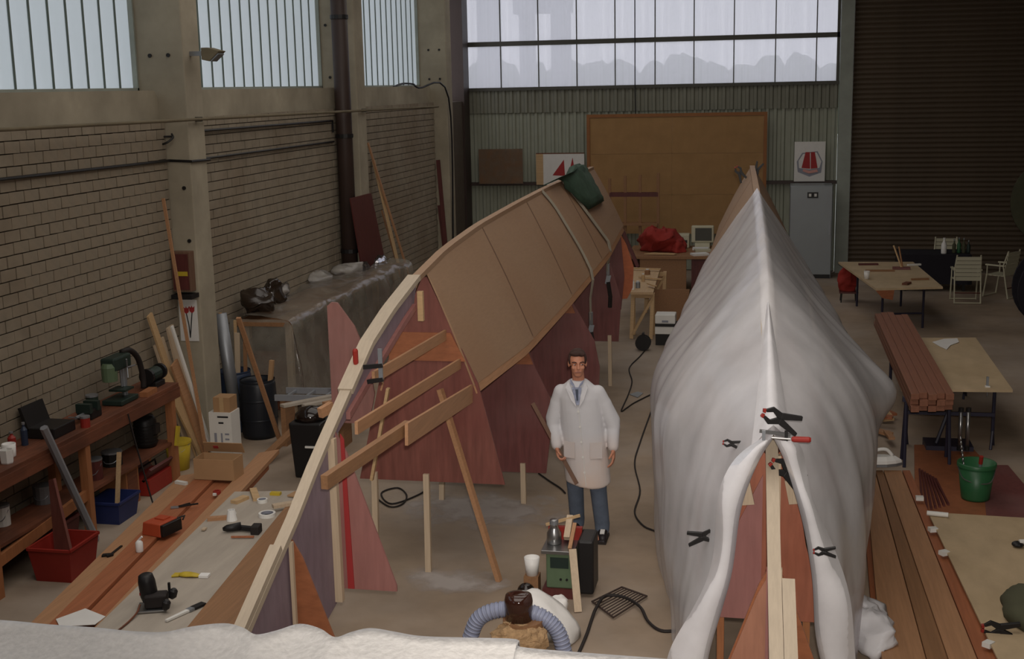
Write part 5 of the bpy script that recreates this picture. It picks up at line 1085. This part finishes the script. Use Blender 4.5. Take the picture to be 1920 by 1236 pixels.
# big dark round-backed thing at the edge
q = V(4.62, 21.6, 0)
t = thing('cable_drum', 'big dark cable drum standing past the folding chairs', 'drum', q)
for s_ in (-1, 1): MB().lathe([(.70, -.03), (.70, .03)], q+V(0, s_*.26, .70), 30, (PI/2, 0, 0)).build('flange', 'dark_cloth', t); MB().lathe([(.06, -.035), (.06, .035)], q+V(0, s_*.265, .70), 12, (PI/2, 0, 0)).build('axle_boss', 'black', t)
MB().lathe([(.45, -.25), (.45, .25)], q+V(0, 0, .70), 24, (PI/2, 0, 0)).build('wound_cable', 'rubber', t)
q = V(at(1908, 378, Y=25.6).x+.42, 25.6, 0); zc = at(1908, 378, Y=25.6).z
t = thing('round_panel', 'big pale round disc standing before the roller shutter', 'disc', q)
MB().lathe([(.85, -.02), (.85, .02)], V(q.x+.3, q.y, zc), 40, (PI/2, 0, 0)).build('disc', 'olive_cloth', t); MB().box((q.x+.3, q.y+.06, (zc-.6)/2), (.12, .08, zc-.6)).build('stand', 'black', t); MB().box((q.x+.3, q.y+.06, .03), (.8, .5, .06)).build('foot', 'black', t)
# ---- near table with mahogany strips
c4 = [at(1655, 634, z=.74), at(1690, 729, z=.74), at(1899, 731, z=.74), at(1829, 633, z=.74)]
t = thing('folding_table', 'folding table with pale plywood top carrying the mahogany strips', 'table', V(2.0, 15.6, 0))
MB().prism(c4, (0, 0, -.03)).build('top', 'ply_pale', t)
for u, v in ((.10, .08), (.10, .88), (.9, .08), (.9, .88)):
    p = lerp(lerp(c4[0], c4[1], u), lerp(c4[3], c4[2], u), v); MB().tube([(p.x, p.y, .18), (p.x, p.y, .71)], .02, 8).build('leg', 'table_steel', t)
    for s in (-.1, .1): MB().tube([(p.x, p.y, .2), (p.x+s*.3, p.y+s, .0)], .016, 6).build('leg_fork', 'table_steel', t)
for u in (.1, .9):
    a, b = lerp(lerp(c4[0], c4[1], u), lerp(c4[3], c4[2], u), .08), lerp(lerp(c4[0], c4[1], u), lerp(c4[3], c4[2], u), .88)
    MB().box(((a.x+b.x)/2, a.y, .40), (b.x-a.x, .03, .04)).build('stretcher', 'table_steel', t); MB().box(((a.x+b.x)/2, a.y, .70), (b.x-a.x, .03, .04)).build('rail', 'table_steel', t)
tag(MB().prism([at(1748, 642, z=.745), at(1762, 650, z=.745), at(1775, 656, z=.745), at(1782, 648, z=.745), at(1798, 642, z=.745), at(1795, 635, z=.745), at(1770, 636, z=.745)], (0, 0, .005)).build('torn_paper', 'paper'), 'torn white paper lying on the pale plywood table top', 'paper')
# bundle of mahogany strips: five across, three deep
n0, n1, f0, f1 = at(1708, 739, z=.93), at(1789, 738, z=.93), at(1640, 588, z=.93), at(1701, 588, z=.93); wd = 5
for l in range(3):
    for k in range(wd):
        a, b = (k+.02)/wd, (k+.98)/wd; d = V(0, 0, -.062*l); e = V(0, [0, .05, -.04, .02, -.03][(k+l) % 5], 0); e2 = V(0, [0, -.1, .1, -.05, .12][(k*2+l) % 5], 0)
        quad_plank('hardwood_strip', 'strip_wood', ['top', 'middle', 'bottom'][l]+'-layer mahogany strip on the folding table, '+['nearest the covered hull', 'second from the covered hull', 'central in its layer', 'second from the torn paper side', 'outermost on the torn paper side'][k], lerp(n0, n1, a)+d+e, lerp(n0, n1, b)+d+e, lerp(f0, f1, a)+d+e2, lerp(f0, f1, b)+d+e2, .06, 'strip', 'mahogany strips on the folding table')
t = thing('trestle', 'dark steel trestle under the jutting end of the mahogany strips', 'trestle', V(1.68, 13.75, 0))
MB().box((1.68, 13.75, .715), (.52, .05, .05)).build('bar', 'table_steel', t)
for s in (-.22, .22): MB().tube([(1.68+s, 13.75, .72), (1.68+s*1.05, 13.6, .0)], .018, 8).build('leg', 'table_steel', t); MB().tube([(1.68+s, 13.75, .72), (1.68+s*1.05, 13.9, .0)], .018, 8).build('leg', 'table_steel', t)
t = thing('tarpaulin_frame', 'folded dark machine stand between the table legs', 'stand', V(2.0, 14.3, 0)); MB().box((1.98, 14.3, .05), (.5, .35, .1)).build('base', 'table_steel', t); MB().tube([(1.85, 14.25, .1), (2.0, 14.3, .55)], .02, 6).build('strut', 'table_steel', t)
for i, px_ in enumerate((1800, 1814)):
    p = at(px_, 815, Y=14.0); t = thing('chrome_tube', ('chrome tube standing upright under the folding table, beside its twin' if i == 0 else 'second chrome tube under the folding table with a chain of glints below it'), 'tube', V(p.x, 14.0, .1)); h1 = at(px_, 768, Y=14.0).z
    MB().tube([(p.x, 14.0, .10), (p.x, 14.0, h1)], .022, 10).build('tube', 'steel', t, smooth=True)
    for z in (.12, h1): MB().lathe([(.028, -.02), (.028, .02)], (p.x, 14.0, z), 10).build('end_cap', 'black', t)
p = at(1851, 725, z=.74); t = thing('screw_clamp', 'small steel clamp gripping the corner of the folding table', 'clamp', p); MB().box(p+V(0, 0, .04), (.025, .03, .14)).build('bar', 'steel_dull', t); MB().box(p+V(0, -.02, .0), (.05, .05, .025)).build('jaw', 'white_paint', t); MB().tube([p+V(0, -.03, -.10), p+V(0, -.03, 0)], .01, 6).build('screw', 'steel', t)
# ---- boards on the floor
quad_plank('floor_board', 'ply_orange', 'broad reddish-brown board on the floor under the green bucket', at(1716, 960, z=.05), at(1960, 985, z=.05), at(1714, 834, z=.05), at(1818, 834, z=.05), .03, 'board')
b_ = quad_plank('floor_board', 'mahogany_dark', 'dark red board lying past the green bucket', at(1850, 975, z=.055), at(1990, 990, z=.055), at(1840, 872, z=.055), at(1890, 872, z=.055), .02, 'board')
quad_plank('floor_board', 'ply_pale', 'pale plywood sheet lying raised beside the long mahogany boards', at(1878, 1250, z=.22), at(2100, 1260, z=.22), at(1740, 960, z=.22), at(1990, 975, z=.22), .02, 'board')
for k, (x, y) in enumerate(((1850, 1010), (1900, 1200))): tag(MB().box((at(x, y, z=.0).x+.1, at(x, y, z=.0).y+.0, .1), (.5, .08, .199)).build('bearer', 'plank_brown'), ['bearer under the far end of the pale plywood sheet', 'bearer under the near end of the pale plywood sheet'][k], 'bearer', 'bearers under the plywood sheet')
for i, (nx0, nx1, fx0, fx1, z, m, lb) in enumerate(((1655, 1740, 1622, 1640, .16, 'plank_tan', 'wide tan board lying along the covered hull'), (1742, 1782, 1642, 1655, .17, 'plank_brown', 'narrow brown board in the row between tan board and dark edge board'), (1784, 1838, 1657, 1690, .18, 'plank_tan', 'second tan board in the row along the covered hull'), (1840, 1876, 1692, 1706, .16, 'plank_red', 'dark red edge board beside the pale plywood sheet'), (1643, 1674, 1622, 1634, .052, 'plank_red', 'reddish board lying closest under the plastic sheet'))):
    quad_plank('long_board', m, lb, at(nx0, 1250, z=z), at(nx1, 1250, z=z), at(fx0, 882 if i < 4 else 1000, z=z), at(fx1, 882 if i < 4 else 1000, z=z), .05, 'board', 'long boards along the covered hull')
for k, y in enumerate((8.6, 12.4)): tag(MB().box((1.235 if k == 0 else 1.15, y, .055), (.66 if k == 0 else .48, .1, .11)).build('bearer', 'plank_brown'), ['bearer under the ends of the long boards by the platform', 'bearer under the ends of the long boards by the clothes iron'][k], 'bearer', 'bearers under the long boards')
for i, (x, y) in enumerate(((1724, 938), (1749, 997), (1770, 1041), (1853, 1213))):
    tag(MB().box(at(x, y, z=.19)+V(0, 0, .02), (.07, .06, .035), (0, 0, .3*i)).build('spacer_block', 'white_paint'), ['small white spacer block beside the thin red strips', 'white spacer block near the corner of the pale plywood sheet', 'white spacer block halfway along the pale plywood sheet', 'white spacer block close to the black clamp on the plywood'][i], 'block')
tag(MB().tube([at(1738, 962, z=.245), at(1778, 966, z=.245)], .022, 10).build('white_tube', 'white_paint'), 'white tube lying on the corner of the pale plywood sheet', 'tube')
for k in range(7):
    a, b = at(1724+k*5, 880+k*3, z=.062), at(1730+k*8, 958-k*2, z=.062)
    tag(MB().beam(a, b, .02, .022).build('thin_strip', 'mahogany_deep'), ['first', 'second', 'third', 'fourth', 'fifth', 'sixth', 'seventh'][6-k]+' thin dark red strip from the green bucket in the loose bunch', 'strip', 'loose bunch of thin strips')
q = at(1833, 945, z=.05)+V(0, .16, 0); q.z = .055
t = thing('bucket', 'green plastic bucket with a red handle in it on the reddish board', 'bucket', q)
MB().lathe([(.13, 0), (.135, .02), (.175, .36), (.165, .36), (.12, .02)], q, 22).build('body', 'green_plastic', t, smooth=True); MB().lathe([(.185, .33), (.185, .36), (.178, .37), (.17, .36)], q, 22, caps=False).build('rim', 'green_plastic', t, smooth=True); MB().tube(crv([q+V(-.18, 0, .33), q+V(-.12, -.12, .22), q+V(.1, -.14, .2), q+V(.18, 0, .33)], 6), .006, 6).build('handle', 'steel', t)
t = thing('hand_tool', 'tool with red handle standing in the green bucket', 'tool', q+V(.03, -.0, .03)); MB().tube([q+V(.02, .0, .03), q+V(.03, -.03, .36)], .015, 8).build('shaft', 'steel_dull', t); MB().tube([q+V(.03, -.03, .36), q+V(.032, -.05, .44)], .02, 8).build('handle', 'red_plastic', t)
c = [q+V(-.08, -.02, .05), 0, q+V(-.165, -.02, .60)]
t = thing('chain', 'chain of glints built as metal links leaning in the green bucket', 'chain', c[0])  # line of glints below the chrome tube, given shape as steel links
for k in range(14): MB().ell(lerp(c[0], c[2], k/13), (.012, .018 if k % 2 else .010, .026), 8).build('link', 'steel', t, smooth=True)
# clothes iron and cable
q = at(1660, 872, z=.22); t = thing('clothes_iron', 'white clothes iron lying on the long boards', 'iron', q)
m = Matrix.Rotation(-1.45, 3, 'Z'); outl = [(-.09, -.15), (.09, -.15), (.085, .0), (.05, .10), (0, .17), (-.05, .10), (-.085, .0)]
MB().prism([q+m@V(x, y, 0) for x, y in outl], (0, 0, .025)).build('soleplate', 'steel_dull', t); MB().add([q+m@V(x*s, y*s-.01*(1-s), z) for s, z in ((1, .026), (.95, .06), (.6, .10)) for x, y in outl], [tuple(range(7))[::-1], tuple(range(14, 21))]+[(r*7+i, r*7+(i+1) % 7, (r+1)*7+(i+1) % 7, (r+1)*7+i) for r in range(2) for i in range(7)]).build('housing', 'white_plastic', t, bev=.006)
MB().tube(crv([q+m@V(0, -.12, .09), q+m@V(0, -.11, .15), q+m@V(0, .0, .165), q+m@V(0, .07, .10)], 5), .018, 10).build('handle', 'white_plastic', t, smooth=True)
MB().tube(crv([q+m@V(0, -.14, .08), q+m@V(.03, -.22, .05), q+m@V(.10, -.30, .02), q+m@V(-.06, -.34, .02), q+m@V(-.04, -.24, .02), q+m@V(.08, -.26, .03)], 8), .014, 8).build('cord', 'rubber', t, smooth=True)
# wood scraps behind the film
rr = random.Random(5)
for k in range(9):
    p = at(1642+rr.uniform(-18, 26), 795+rr.uniform(-22, 30), z=.03+.03*(k % 4)); tag(MB().box(p+V(0, 0, .015), (rr.uniform(.05, .12), rr.uniform(.12, .3), .03), (0, 0, rr.uniform(-1.5, 1.5))).build('scrap', ['plank_tan', 'plank_red', 'pine_flat'][k % 3]), ['tan wood scrap', 'red-brown wood scrap', 'pale wood scrap'][k % 3]+' in the heap beside the covered hull', 'scrap', 'heap of wood scraps')
# things on the pale sheet
c = at(1905, 1140, z=.30); bag('green_bag', 'dark olive cloth bag slumped on the pale plywood sheet', c+V(.12, 0, 0), (.22, .34, .12), 'olive_cloth', .06, 9, 4, .222)
spring_clamp('black spring clamp lying flat on the pale plywood beside the olive bag', at(1875, 1180, z=.25), .0, .0, 1.1)
q = at(1908, 1026, z=.222); t = thing('small_brush', 'black brush with white handle on the pale plywood sheet', 'brush', q); MB().ell(q+V(0, 0, .025), (.05, .05, .025), 10).build('head', 'black', t); MB().tube([q+V(.01, 0, .045), q+V(.13, .02, .05)], .022, 8).build('handle', 'white_paint', t)
# ================================================================== BACK OF THE HALL
a, b = at(1100, 215, Y=27.8), at(1435, 440, Y=27.8); z1, z0 = a.z, .85; cx = (a.x+b.x)/2; w = b.x-a.x
t = thing('hardboard_panel', 'large brown hardboard panel standing against the end wall', 'panel', V(cx, 27.78, z0-.85))
nx, nz = 3, 3
xs_ = [a.x+.07, at(1260, 300, Y=27.8).x, b.x-.07]; zs_ = [z0, at(1260, 365, Y=27.8).z, at(1260, 288, Y=27.8).z, z1-.07]
for i in range(2):
    for j in range(3): MB().box(((xs_[i]+xs_[i+1])/2, 27.80, (zs_[j]+zs_[j+1])/2), (xs_[i+1]-xs_[i]-.006, .02, zs_[j+1]-zs_[j]-.006)).build('board', 'hardboard', t)
for x in xs_[1:2]: MB().box((x, 27.812, (z0+z1)/2), (.03, .012, z1-z0-.1)).build('joint_strip', 'pine_flat', t)
for z in zs_[1:3]: MB().box((cx, 27.812, z), (w-.14, .012, .02)).build('joint_strip', 'pine_flat', t)
MB().box((cx, 27.79, z1-.035), (w, .04, .07)).build('frame_bar', 'hardboard_trim', t)
for x in (a.x+.035, b.x-.035): MB().box((x, 27.79, (z1-.07)/2), (.07, .04, z1-.07)).build('frame_bar', 'hardboard_trim', t)
# shelf rack with uprights in front of the panel
t = thing('wooden_rack', 'slim wooden rack with upright posts before the hardboard panel', 'rack', V(-2.95, 26.8, 0))
for x, yt in ((1143, 335), (1172, 330), (1200, 328), (1234, 325)):
    p = at(x, yt, Y=26.8); MB().box((p.x, 26.8, p.z/2), (.06, .05, p.z)).build('post', 'plank_brown', t)
pa, pb = at(1143, 365, Y=26.8), at(1234, 365, Y=26.8); MB().box(((pa.x+pb.x)/2, 26.83, pa.z), (pb.x-pa.x, .12, .09)).build('shelf', 'mahogany_deep', t)
pa, pb = at(1143, 420, Y=26.8), at(1234, 420, Y=26.8); MB().box(((pa.x+pb.x)/2, 26.83, pa.z), (pb.x-pa.x, .3, .05)).build('shelf', 'plank_brown', t)
# boards standing on the ledge
a, b = at(898, 280, Y=27.9), at(981, 344, Y=27.9)
t = thing('wrapped_board', 'brown board wrapped in shiny film standing on the wall ledge', 'board', V((a.x+b.x)/2, 27.88, b.z))
MB().box(((a.x+b.x)/2, 27.88, (a.z+b.z)/2), (b.x-a.x, .03, a.z-b.z)).build('board', 'plank_brown', t); MB().box(((a.x+b.x)/2, 27.858, (a.z+b.z)/2), (b.x-a.x+.02, .006, a.z-b.z+.02)).build('wrapping', 'film_wrap', t)
def picture(name, label, x0, y0, x1, y1, Y, shapes, mat='paper', edge=None):
    a, b = at(x0, y0, Y=Y), at(x1, y1, Y=Y); cx, cz = (a.x+b.x)/2, (a.z+b.z)/2; w, h = b.x-a.x, a.z-b.z
    t = thing(name, label, 'picture', V(cx, Y, b.z)); MB().box((cx, Y, cz), (w, .02, h)).build('sheet', mat, t)
    for k_, (nm, m, pts) in enumerate(shapes): MB().prism([V(a.x+u*w, Y-.0105-.004*k_, b.z+v*h) for u, v in pts], (0, -.003, 0)).build(nm, m, t)
    if edge: MB().box((a.x+.08, Y-.004, cz), (.16, .022, h)).build('side_board', edge, t); MB().box((cx, Y-.002, a.z), (w, .03, .02)).build('top_edge', 'bench_wood', t)
picture('sail_picture', 'white picture of two red sails on the ledge behind the open hull', 1005, 288, 1096, 346, 27.88, [('sail', 'red_ink', [(.34, .3), (.58, .8), (.60, .28)]), ('sail', 'red_ink', [(.67, .3), (.76, .86), (.82, .28)])], 'paper', 'pine_flat')
picture('sail_poster', 'white poster of a boat with two red sails above the grey fridge', 1490, 266, 1546, 340, 27.9, [('sea', 'grey_ink', [(.12, .24), (.08, .5), (.25, .72), (.75, .76), (.92, .5), (.88, .22), (.5, .12)]), ('sky', 'paper', [(.16, .34), (.14, .52), (.28, .69), (.72, .73), (.88, .5), (.82, .34), (.5, .30)]), ('sail', 'red_ink', [(.24, .34), (.36, .74), (.50, .74), (.52, .32)]), ('sail', 'red_ink', [(.54, .32), (.53, .74), (.66, .74), (.76, .34)]), ('hull', 'pink_ink', [(.28, .26), (.48, .2), (.78, .24), (.74, .31), (.5, .27), (.3, .32)])])
# fridge
a, b = at(1482, 348, Y=27.1), at(1562, 348, Y=27.1); w = b.x-a.x; h = a.z; cx = (a.x+b.x)/2
t = thing('fridge', 'tall grey upright fridge standing against the end wall by the shutter', 'fridge', V(cx, 27.4, 0))
MB().box((cx, 27.42, h/2), (w, .62, h)).build('cabinet', 'fridge', t, bev=.015); fd = MB().box((cx, 27.09, h/2+.03), (w-.01, .04, h-.1)).build('door', 'fridge', t, bev=.01); MB().box((cx, 27.10, .04), (w-.04, .03, .08)).build('plinth', 'black', t)
p = at(1524, 366, Y=27.06); bd = MB().box((p.x, 27.062, p.z), (.22, .016, .12)).build('badge', 'black', t); MB().box((p.x-.055, 27.05, p.z), (.05, .01, .06)).build('badge_mark', 'paper', bd); MB().box((p.x+.055, 27.05, p.z), (.05, .01, .06)).build('badge_mark', 'paper', bd)
MB().box((b.x-.05, 27.05, h*.55), (.03, .04, .3)).build('handle', 'steel_dull', fd)
# bench with monitor, red cover, papers
t = thing('back_bench', 'long dark bench with cluttered top before the hardboard panel', 'bench', V(-1.7, 25.6, 0))
MB().box((-1.7, 25.4, .76), (2.2, 1.7, .05)).build('top', 'plank_brown', t); MB().box((-2.05, 24.62, .37), (.9, .04, .72)).build('front_panel', 'plank_brown', t); MB().box((-1.1, 24.64, .37), (.8, .04, .7)).build('front_panel', 'mahogany_deep', t)
for x in (-2.7, -.7): MB().box((x, 25.7, .37), (.06, 1.0, .74)).build('leg', 'bench_wood', t)
bag('red_cover', 'big red cloth thrown over a hump on the back bench', at(1240, 455, Y=25.4)+V(0, 0, .0), (.46, .36, .33), 'red_cloth', .16, 12, 3, .79)['category'] = 'cloth'
bag('red_cover_fold', 'lower fold of red cloth hanging towards the grey monitor', at(1268, 468, Y=25.3), (.2, .25, .22), 'red_cloth', .09, 15, 4, .79)['category'] = 'cloth'
p0, p1 = at(1296, 424, Y=25.8), at(1338, 456, Y=25.8); w = p1.x-p0.x; cx = (p0.x+p1.x)/2; cz = (p0.z+p1.z)/2; h = p0.z-p1.z
t = thing('monitor', 'old box-shaped computer monitor on the back bench', 'monitor', V(cx, 25.9, p1.z))
bz = MB().box((cx, 25.9, cz), (w, .12, h)).build('bezel', 'chair_white', t, bev=.02); MB().box((cx+.02, 25.835, cz), (w-.12, .01, h-.09)).build('screen', 'flashing', bz); MB().box((cx, 26.08, cz), (w*.7, .26, h*.75)).build('tube_housing', 'chair_white', t, bev=.03); MB().box((cx, 25.9, (p1.z+.785)/2), (.3, .3, max(.03, p1.z-.785))).build('foot', 'chair_white', t)
p0 = at(1277, 440, Y=26.05); t = thing('printer', 'pale printer on the back bench beside the monitor', 'printer', V(p0.x, 26.0, .785)); MB().box((p0.x, 26.0, .785+.14), (.36, .3, .28)).build('body', 'chair_white', t, bev=.02); MB().box((p0.x+.05, 25.845, .92), (.18, .02, .06)).build('slot', 'black', t); MB().box((p0.x, 25.8, .84), (.26, .16, .012)).build('tray', 'chair_white', t)
for i, (x, y, m) in enumerate(((1300, 462, 'paper'), (1318, 470, 'chair_white'), (1312, 478, 'paper'))):
    p = at(x, y, z=.79); p = V(-1.38, 25.63, .79) if i == 0 else (V(-1.32, 25.34, .79) if i == 1 else p); tag(MB().box(V(p.x, p.y, .785+.02), (.32, .22, .04), (0, 0, .2*i)).build('paper_stack', m), ['white paper stack directly in front of the monitor', 'cream paper stack between the two white paper stacks', 'white paper stack at the front edge of the back bench'][i], 'paper stack')
p = at(1228, 483, z=.79); p.y = 24.85; tag(MB().prism([V(p.x-.25, p.y-.1, .795), V(p.x-.1, p.y+.08, .795), V(p.x+.4, p.y-.05, .795), V(p.x+.35, p.y-.14, .795)], (0, 0, .02)).build('pale_board', 'pine_flat'), 'pale board lying at the front edge of the back bench', 'board')
# plastic chair back and dark post near the open hull's far end
MB().beam(at(1163, 422, Y=18.75), at(1196, 500, Y=18.75), .06, .05).build('stern_post', 'mahogany_deep', hl)
MB().prism([at(x, y, Y=18.62) for x, y in ((1148, 440), (1162, 436), (1175, 460), (1188, 500), (1186, 540), (1176, 560), (1150, 562), (1140, 500))], (0, .02, 0)).build('bulkhead', 'ply_orange_bright', hl)
# cluttered small table on yellow trestle
c4 = [at(1182, 548, z=.78), at(1225, 548, z=.78), at(1238, 503, z=.78), at(1188, 503, z=.78)]
t = thing('trestle_table', 'narrow cluttered table on yellow wooden trestles behind the open hull', 'table', V(-2.05, 21.5, 0))
MB().prism(c4, (0, 0, -.04)).build('top', 'pine_long', t)
for yy in (c4[0].y+.15, c4[2].y-.2):
    xa, xb = c4[0].x+.03, c4[1].x-.02
    for x in (xa, xb): MB().beam((x-.02, yy-.10, 0), (x, yy, .74), .06, .05).build('leg', 'pine_flat', t); MB().beam((x-.02, yy+.25, 0), (x, yy+.02, .74), .06, .05).build('leg', 'pine_flat', t)
    MB().beam((xa, yy, .70), (xb, yy, .70), .05, .07).build('rail', 'pine_flat', t); MB().beam((xa, yy-.11, .08), (xb, yy-.02, .68), .05, .04).build('diagonal', 'pine_flat', t)
for i, (x, y, r, hh, m, lb) in enumerate(((1186, 543, .035, .16, 'white_plastic', 'white bottle on the edge of the yellow trestle table'), (1196, 540, .04, .12, 'steel_dull', 'metal tin on the yellow trestle table'), (1206, 528, .03, .14, 'pine_flat', 'tan bottle in the middle of the yellow trestle table'), (1214, 515, .05, .10, 'plank_brown', 'brown pot at the back of the yellow trestle table'))):
    p = at(x, y, z=.78); t = thing('container', lb, 'container', p); MB().lathe([(r, 0), (r, hh*.75), (r*.6, hh*.88)], p, 12).build('body', m, t); MB().lathe([(r*.62, hh*.86), (r*.62, hh)], p, 10).build('lid', 'paper', t)
for i, (x, y, l, a_) in enumerate(((1220, 525, .5, 1.0), (1210, 508, .6, 1.3), (1222, 540, .3, .5))):
    tag(MB().box(at(x, y, z=.78)+V(0, 0, .03+.012*i), (.05, l, .02), (0, 0, a_)).build('small_stick', 'pine_flat'), ['pale stick lying on the yellow trestle table', 'longest pale stick at the back of the yellow trestle table', 'short pale stick at the edge of the yellow trestle table'][i], 'stick')
# plain panel and white heater
tag(MB().prism([at(x, y, Y=21.6) for x, y in ((1226, 543), (1293, 543), (1286, 600), (1268, 640), (1226, 640))], (0, .03, 0)).build('upright_board', 'plank_brown'), 'dull brown board standing behind the white heater', 'board')
p0, p1 = at(1228, 590, Y=19.8), at(1266, 645, Y=19.8); cx = (p0.x+p1.x)/2; w = p1.x-p0.x
t = thing('heater', 'white box-shaped heater with a dark band on a black base', 'heater', V(cx, 19.95, 0)); zt = p0.z
MB().box((cx, 19.95, .09), (w-.02, .3, .18)).build('base', 'black', t); MB().box((cx, 19.95, .18+(zt-.18)*.2), (w, .32, (zt-.18)*.4)).build('lower_case', 'white_paint', t, bev=.01); MB().box((cx+.02, 19.94, .18+(zt-.18)*.46), (w+.03, .32, (zt-.18)*.12)).build('band', 'black', t); MB().box((cx, 19.95, .18+(zt-.18)*.76), (w, .3, (zt-.18)*.48)).build('upper_case', 'white_paint', t, bev=.015); MB().box((cx, 19.795, .18+(zt-.18)*.66), (.1, .008, .03)).build('vent', 'grey_ink', t)
p = at(1206, 648, Y=19.4); t = thing('cable_reel', 'black cable reel standing on the floor by the yellow trestle', 'cable reel', V(p.x, 19.4, 0))
for s in (-1, 1): MB().lathe([(.12, -.008), (.12, .008)], V(p.x, 19.4+s*.06, .12), 18, (PI/2, 0, 0)).build('side_disc', 'black', t)
MB().lathe([(.095, -.055), (.095, .055)], V(p.x, 19.4, .12), 16, (PI/2, 0, 0)).build('wound_cable', 'rubber', t); MB().box(V(p.x, 19.4, .26), (.03, .12, .04)).build('handle', 'black', t)
# ================================================================== white sanding dust on the floor under the open hull
def dust(label, x, y, rx, ry, seed):
    m = bpy.data.materials.new('sanding_dust'); m.use_nodes = True; nt = m.node_tree; N = nt.nodes; L = nt.links; p = N['Principled BSDF']; o = N['Material Output']
    p.inputs['Base Color'].default_value = lin('#b9b0aa')+[1]; p.inputs['Roughness'].default_value = .95
    tc = N.new('ShaderNodeTexCoord'); mp = N.new('ShaderNodeMapping'); mp.inputs['Scale'].default_value = (1/rx, 1/ry, 0); L.new(tc.outputs['Object'], mp.inputs[0])
    ln = N.new('ShaderNodeVectorMath'); ln.operation = 'LENGTH'; L.new(mp.outputs[0], ln.inputs[0])
    nz = N.new('ShaderNodeTexNoise'); nz.inputs['Scale'].default_value = 3.5; nz.inputs['Detail'].default_value = 7; L.new(tc.outputs['Object'], nz.inputs[0])
    s = N.new('ShaderNodeMath'); s.operation = 'SUBTRACT'; L.new(nz.outputs[0], s.inputs[0]); m2 = N.new('ShaderNodeMath'); m2.operation = 'MULTIPLY'; m2.inputs[1].default_value = .62; L.new(ln.outputs['Value'], m2.inputs[0]); L.new(m2.outputs[0], s.inputs[1])
    mr = N.new('ShaderNodeMapRange'); mr.inputs[1].default_value = .0; mr.inputs[2].default_value = .35; mr.inputs[4].default_value = .75; L.new(s.outputs[0], mr.inputs[0])
    t = N.new('ShaderNodeBsdfTransparent'); mx = N.new('ShaderNodeMixShader'); L.new(mr.outputs[0], mx.inputs[0]); L.new(t.outputs[0], mx.inputs[1]); L.new(p.outputs[0], mx.inputs[2]); L.new(mx.outputs[0], o.inputs[0])
    g = MB().grid([[V(x+rx*(u/6-1), y+ry*(v/6-1), .004) for u in range(13)] for v in range(13)]).build('sanding_dust', m); tag(g, label, 'dust', kind='stuff')
c = at(900, 955, z=0); dust('white sanding dust spread on the floor under the open hull', c.x, c.y, 1.15, .75, 1)
c = at(845, 1090, z=0); dust('thin white sanding dust on the floor by the hull brace', c.x, c.y, .6, .35, 2)
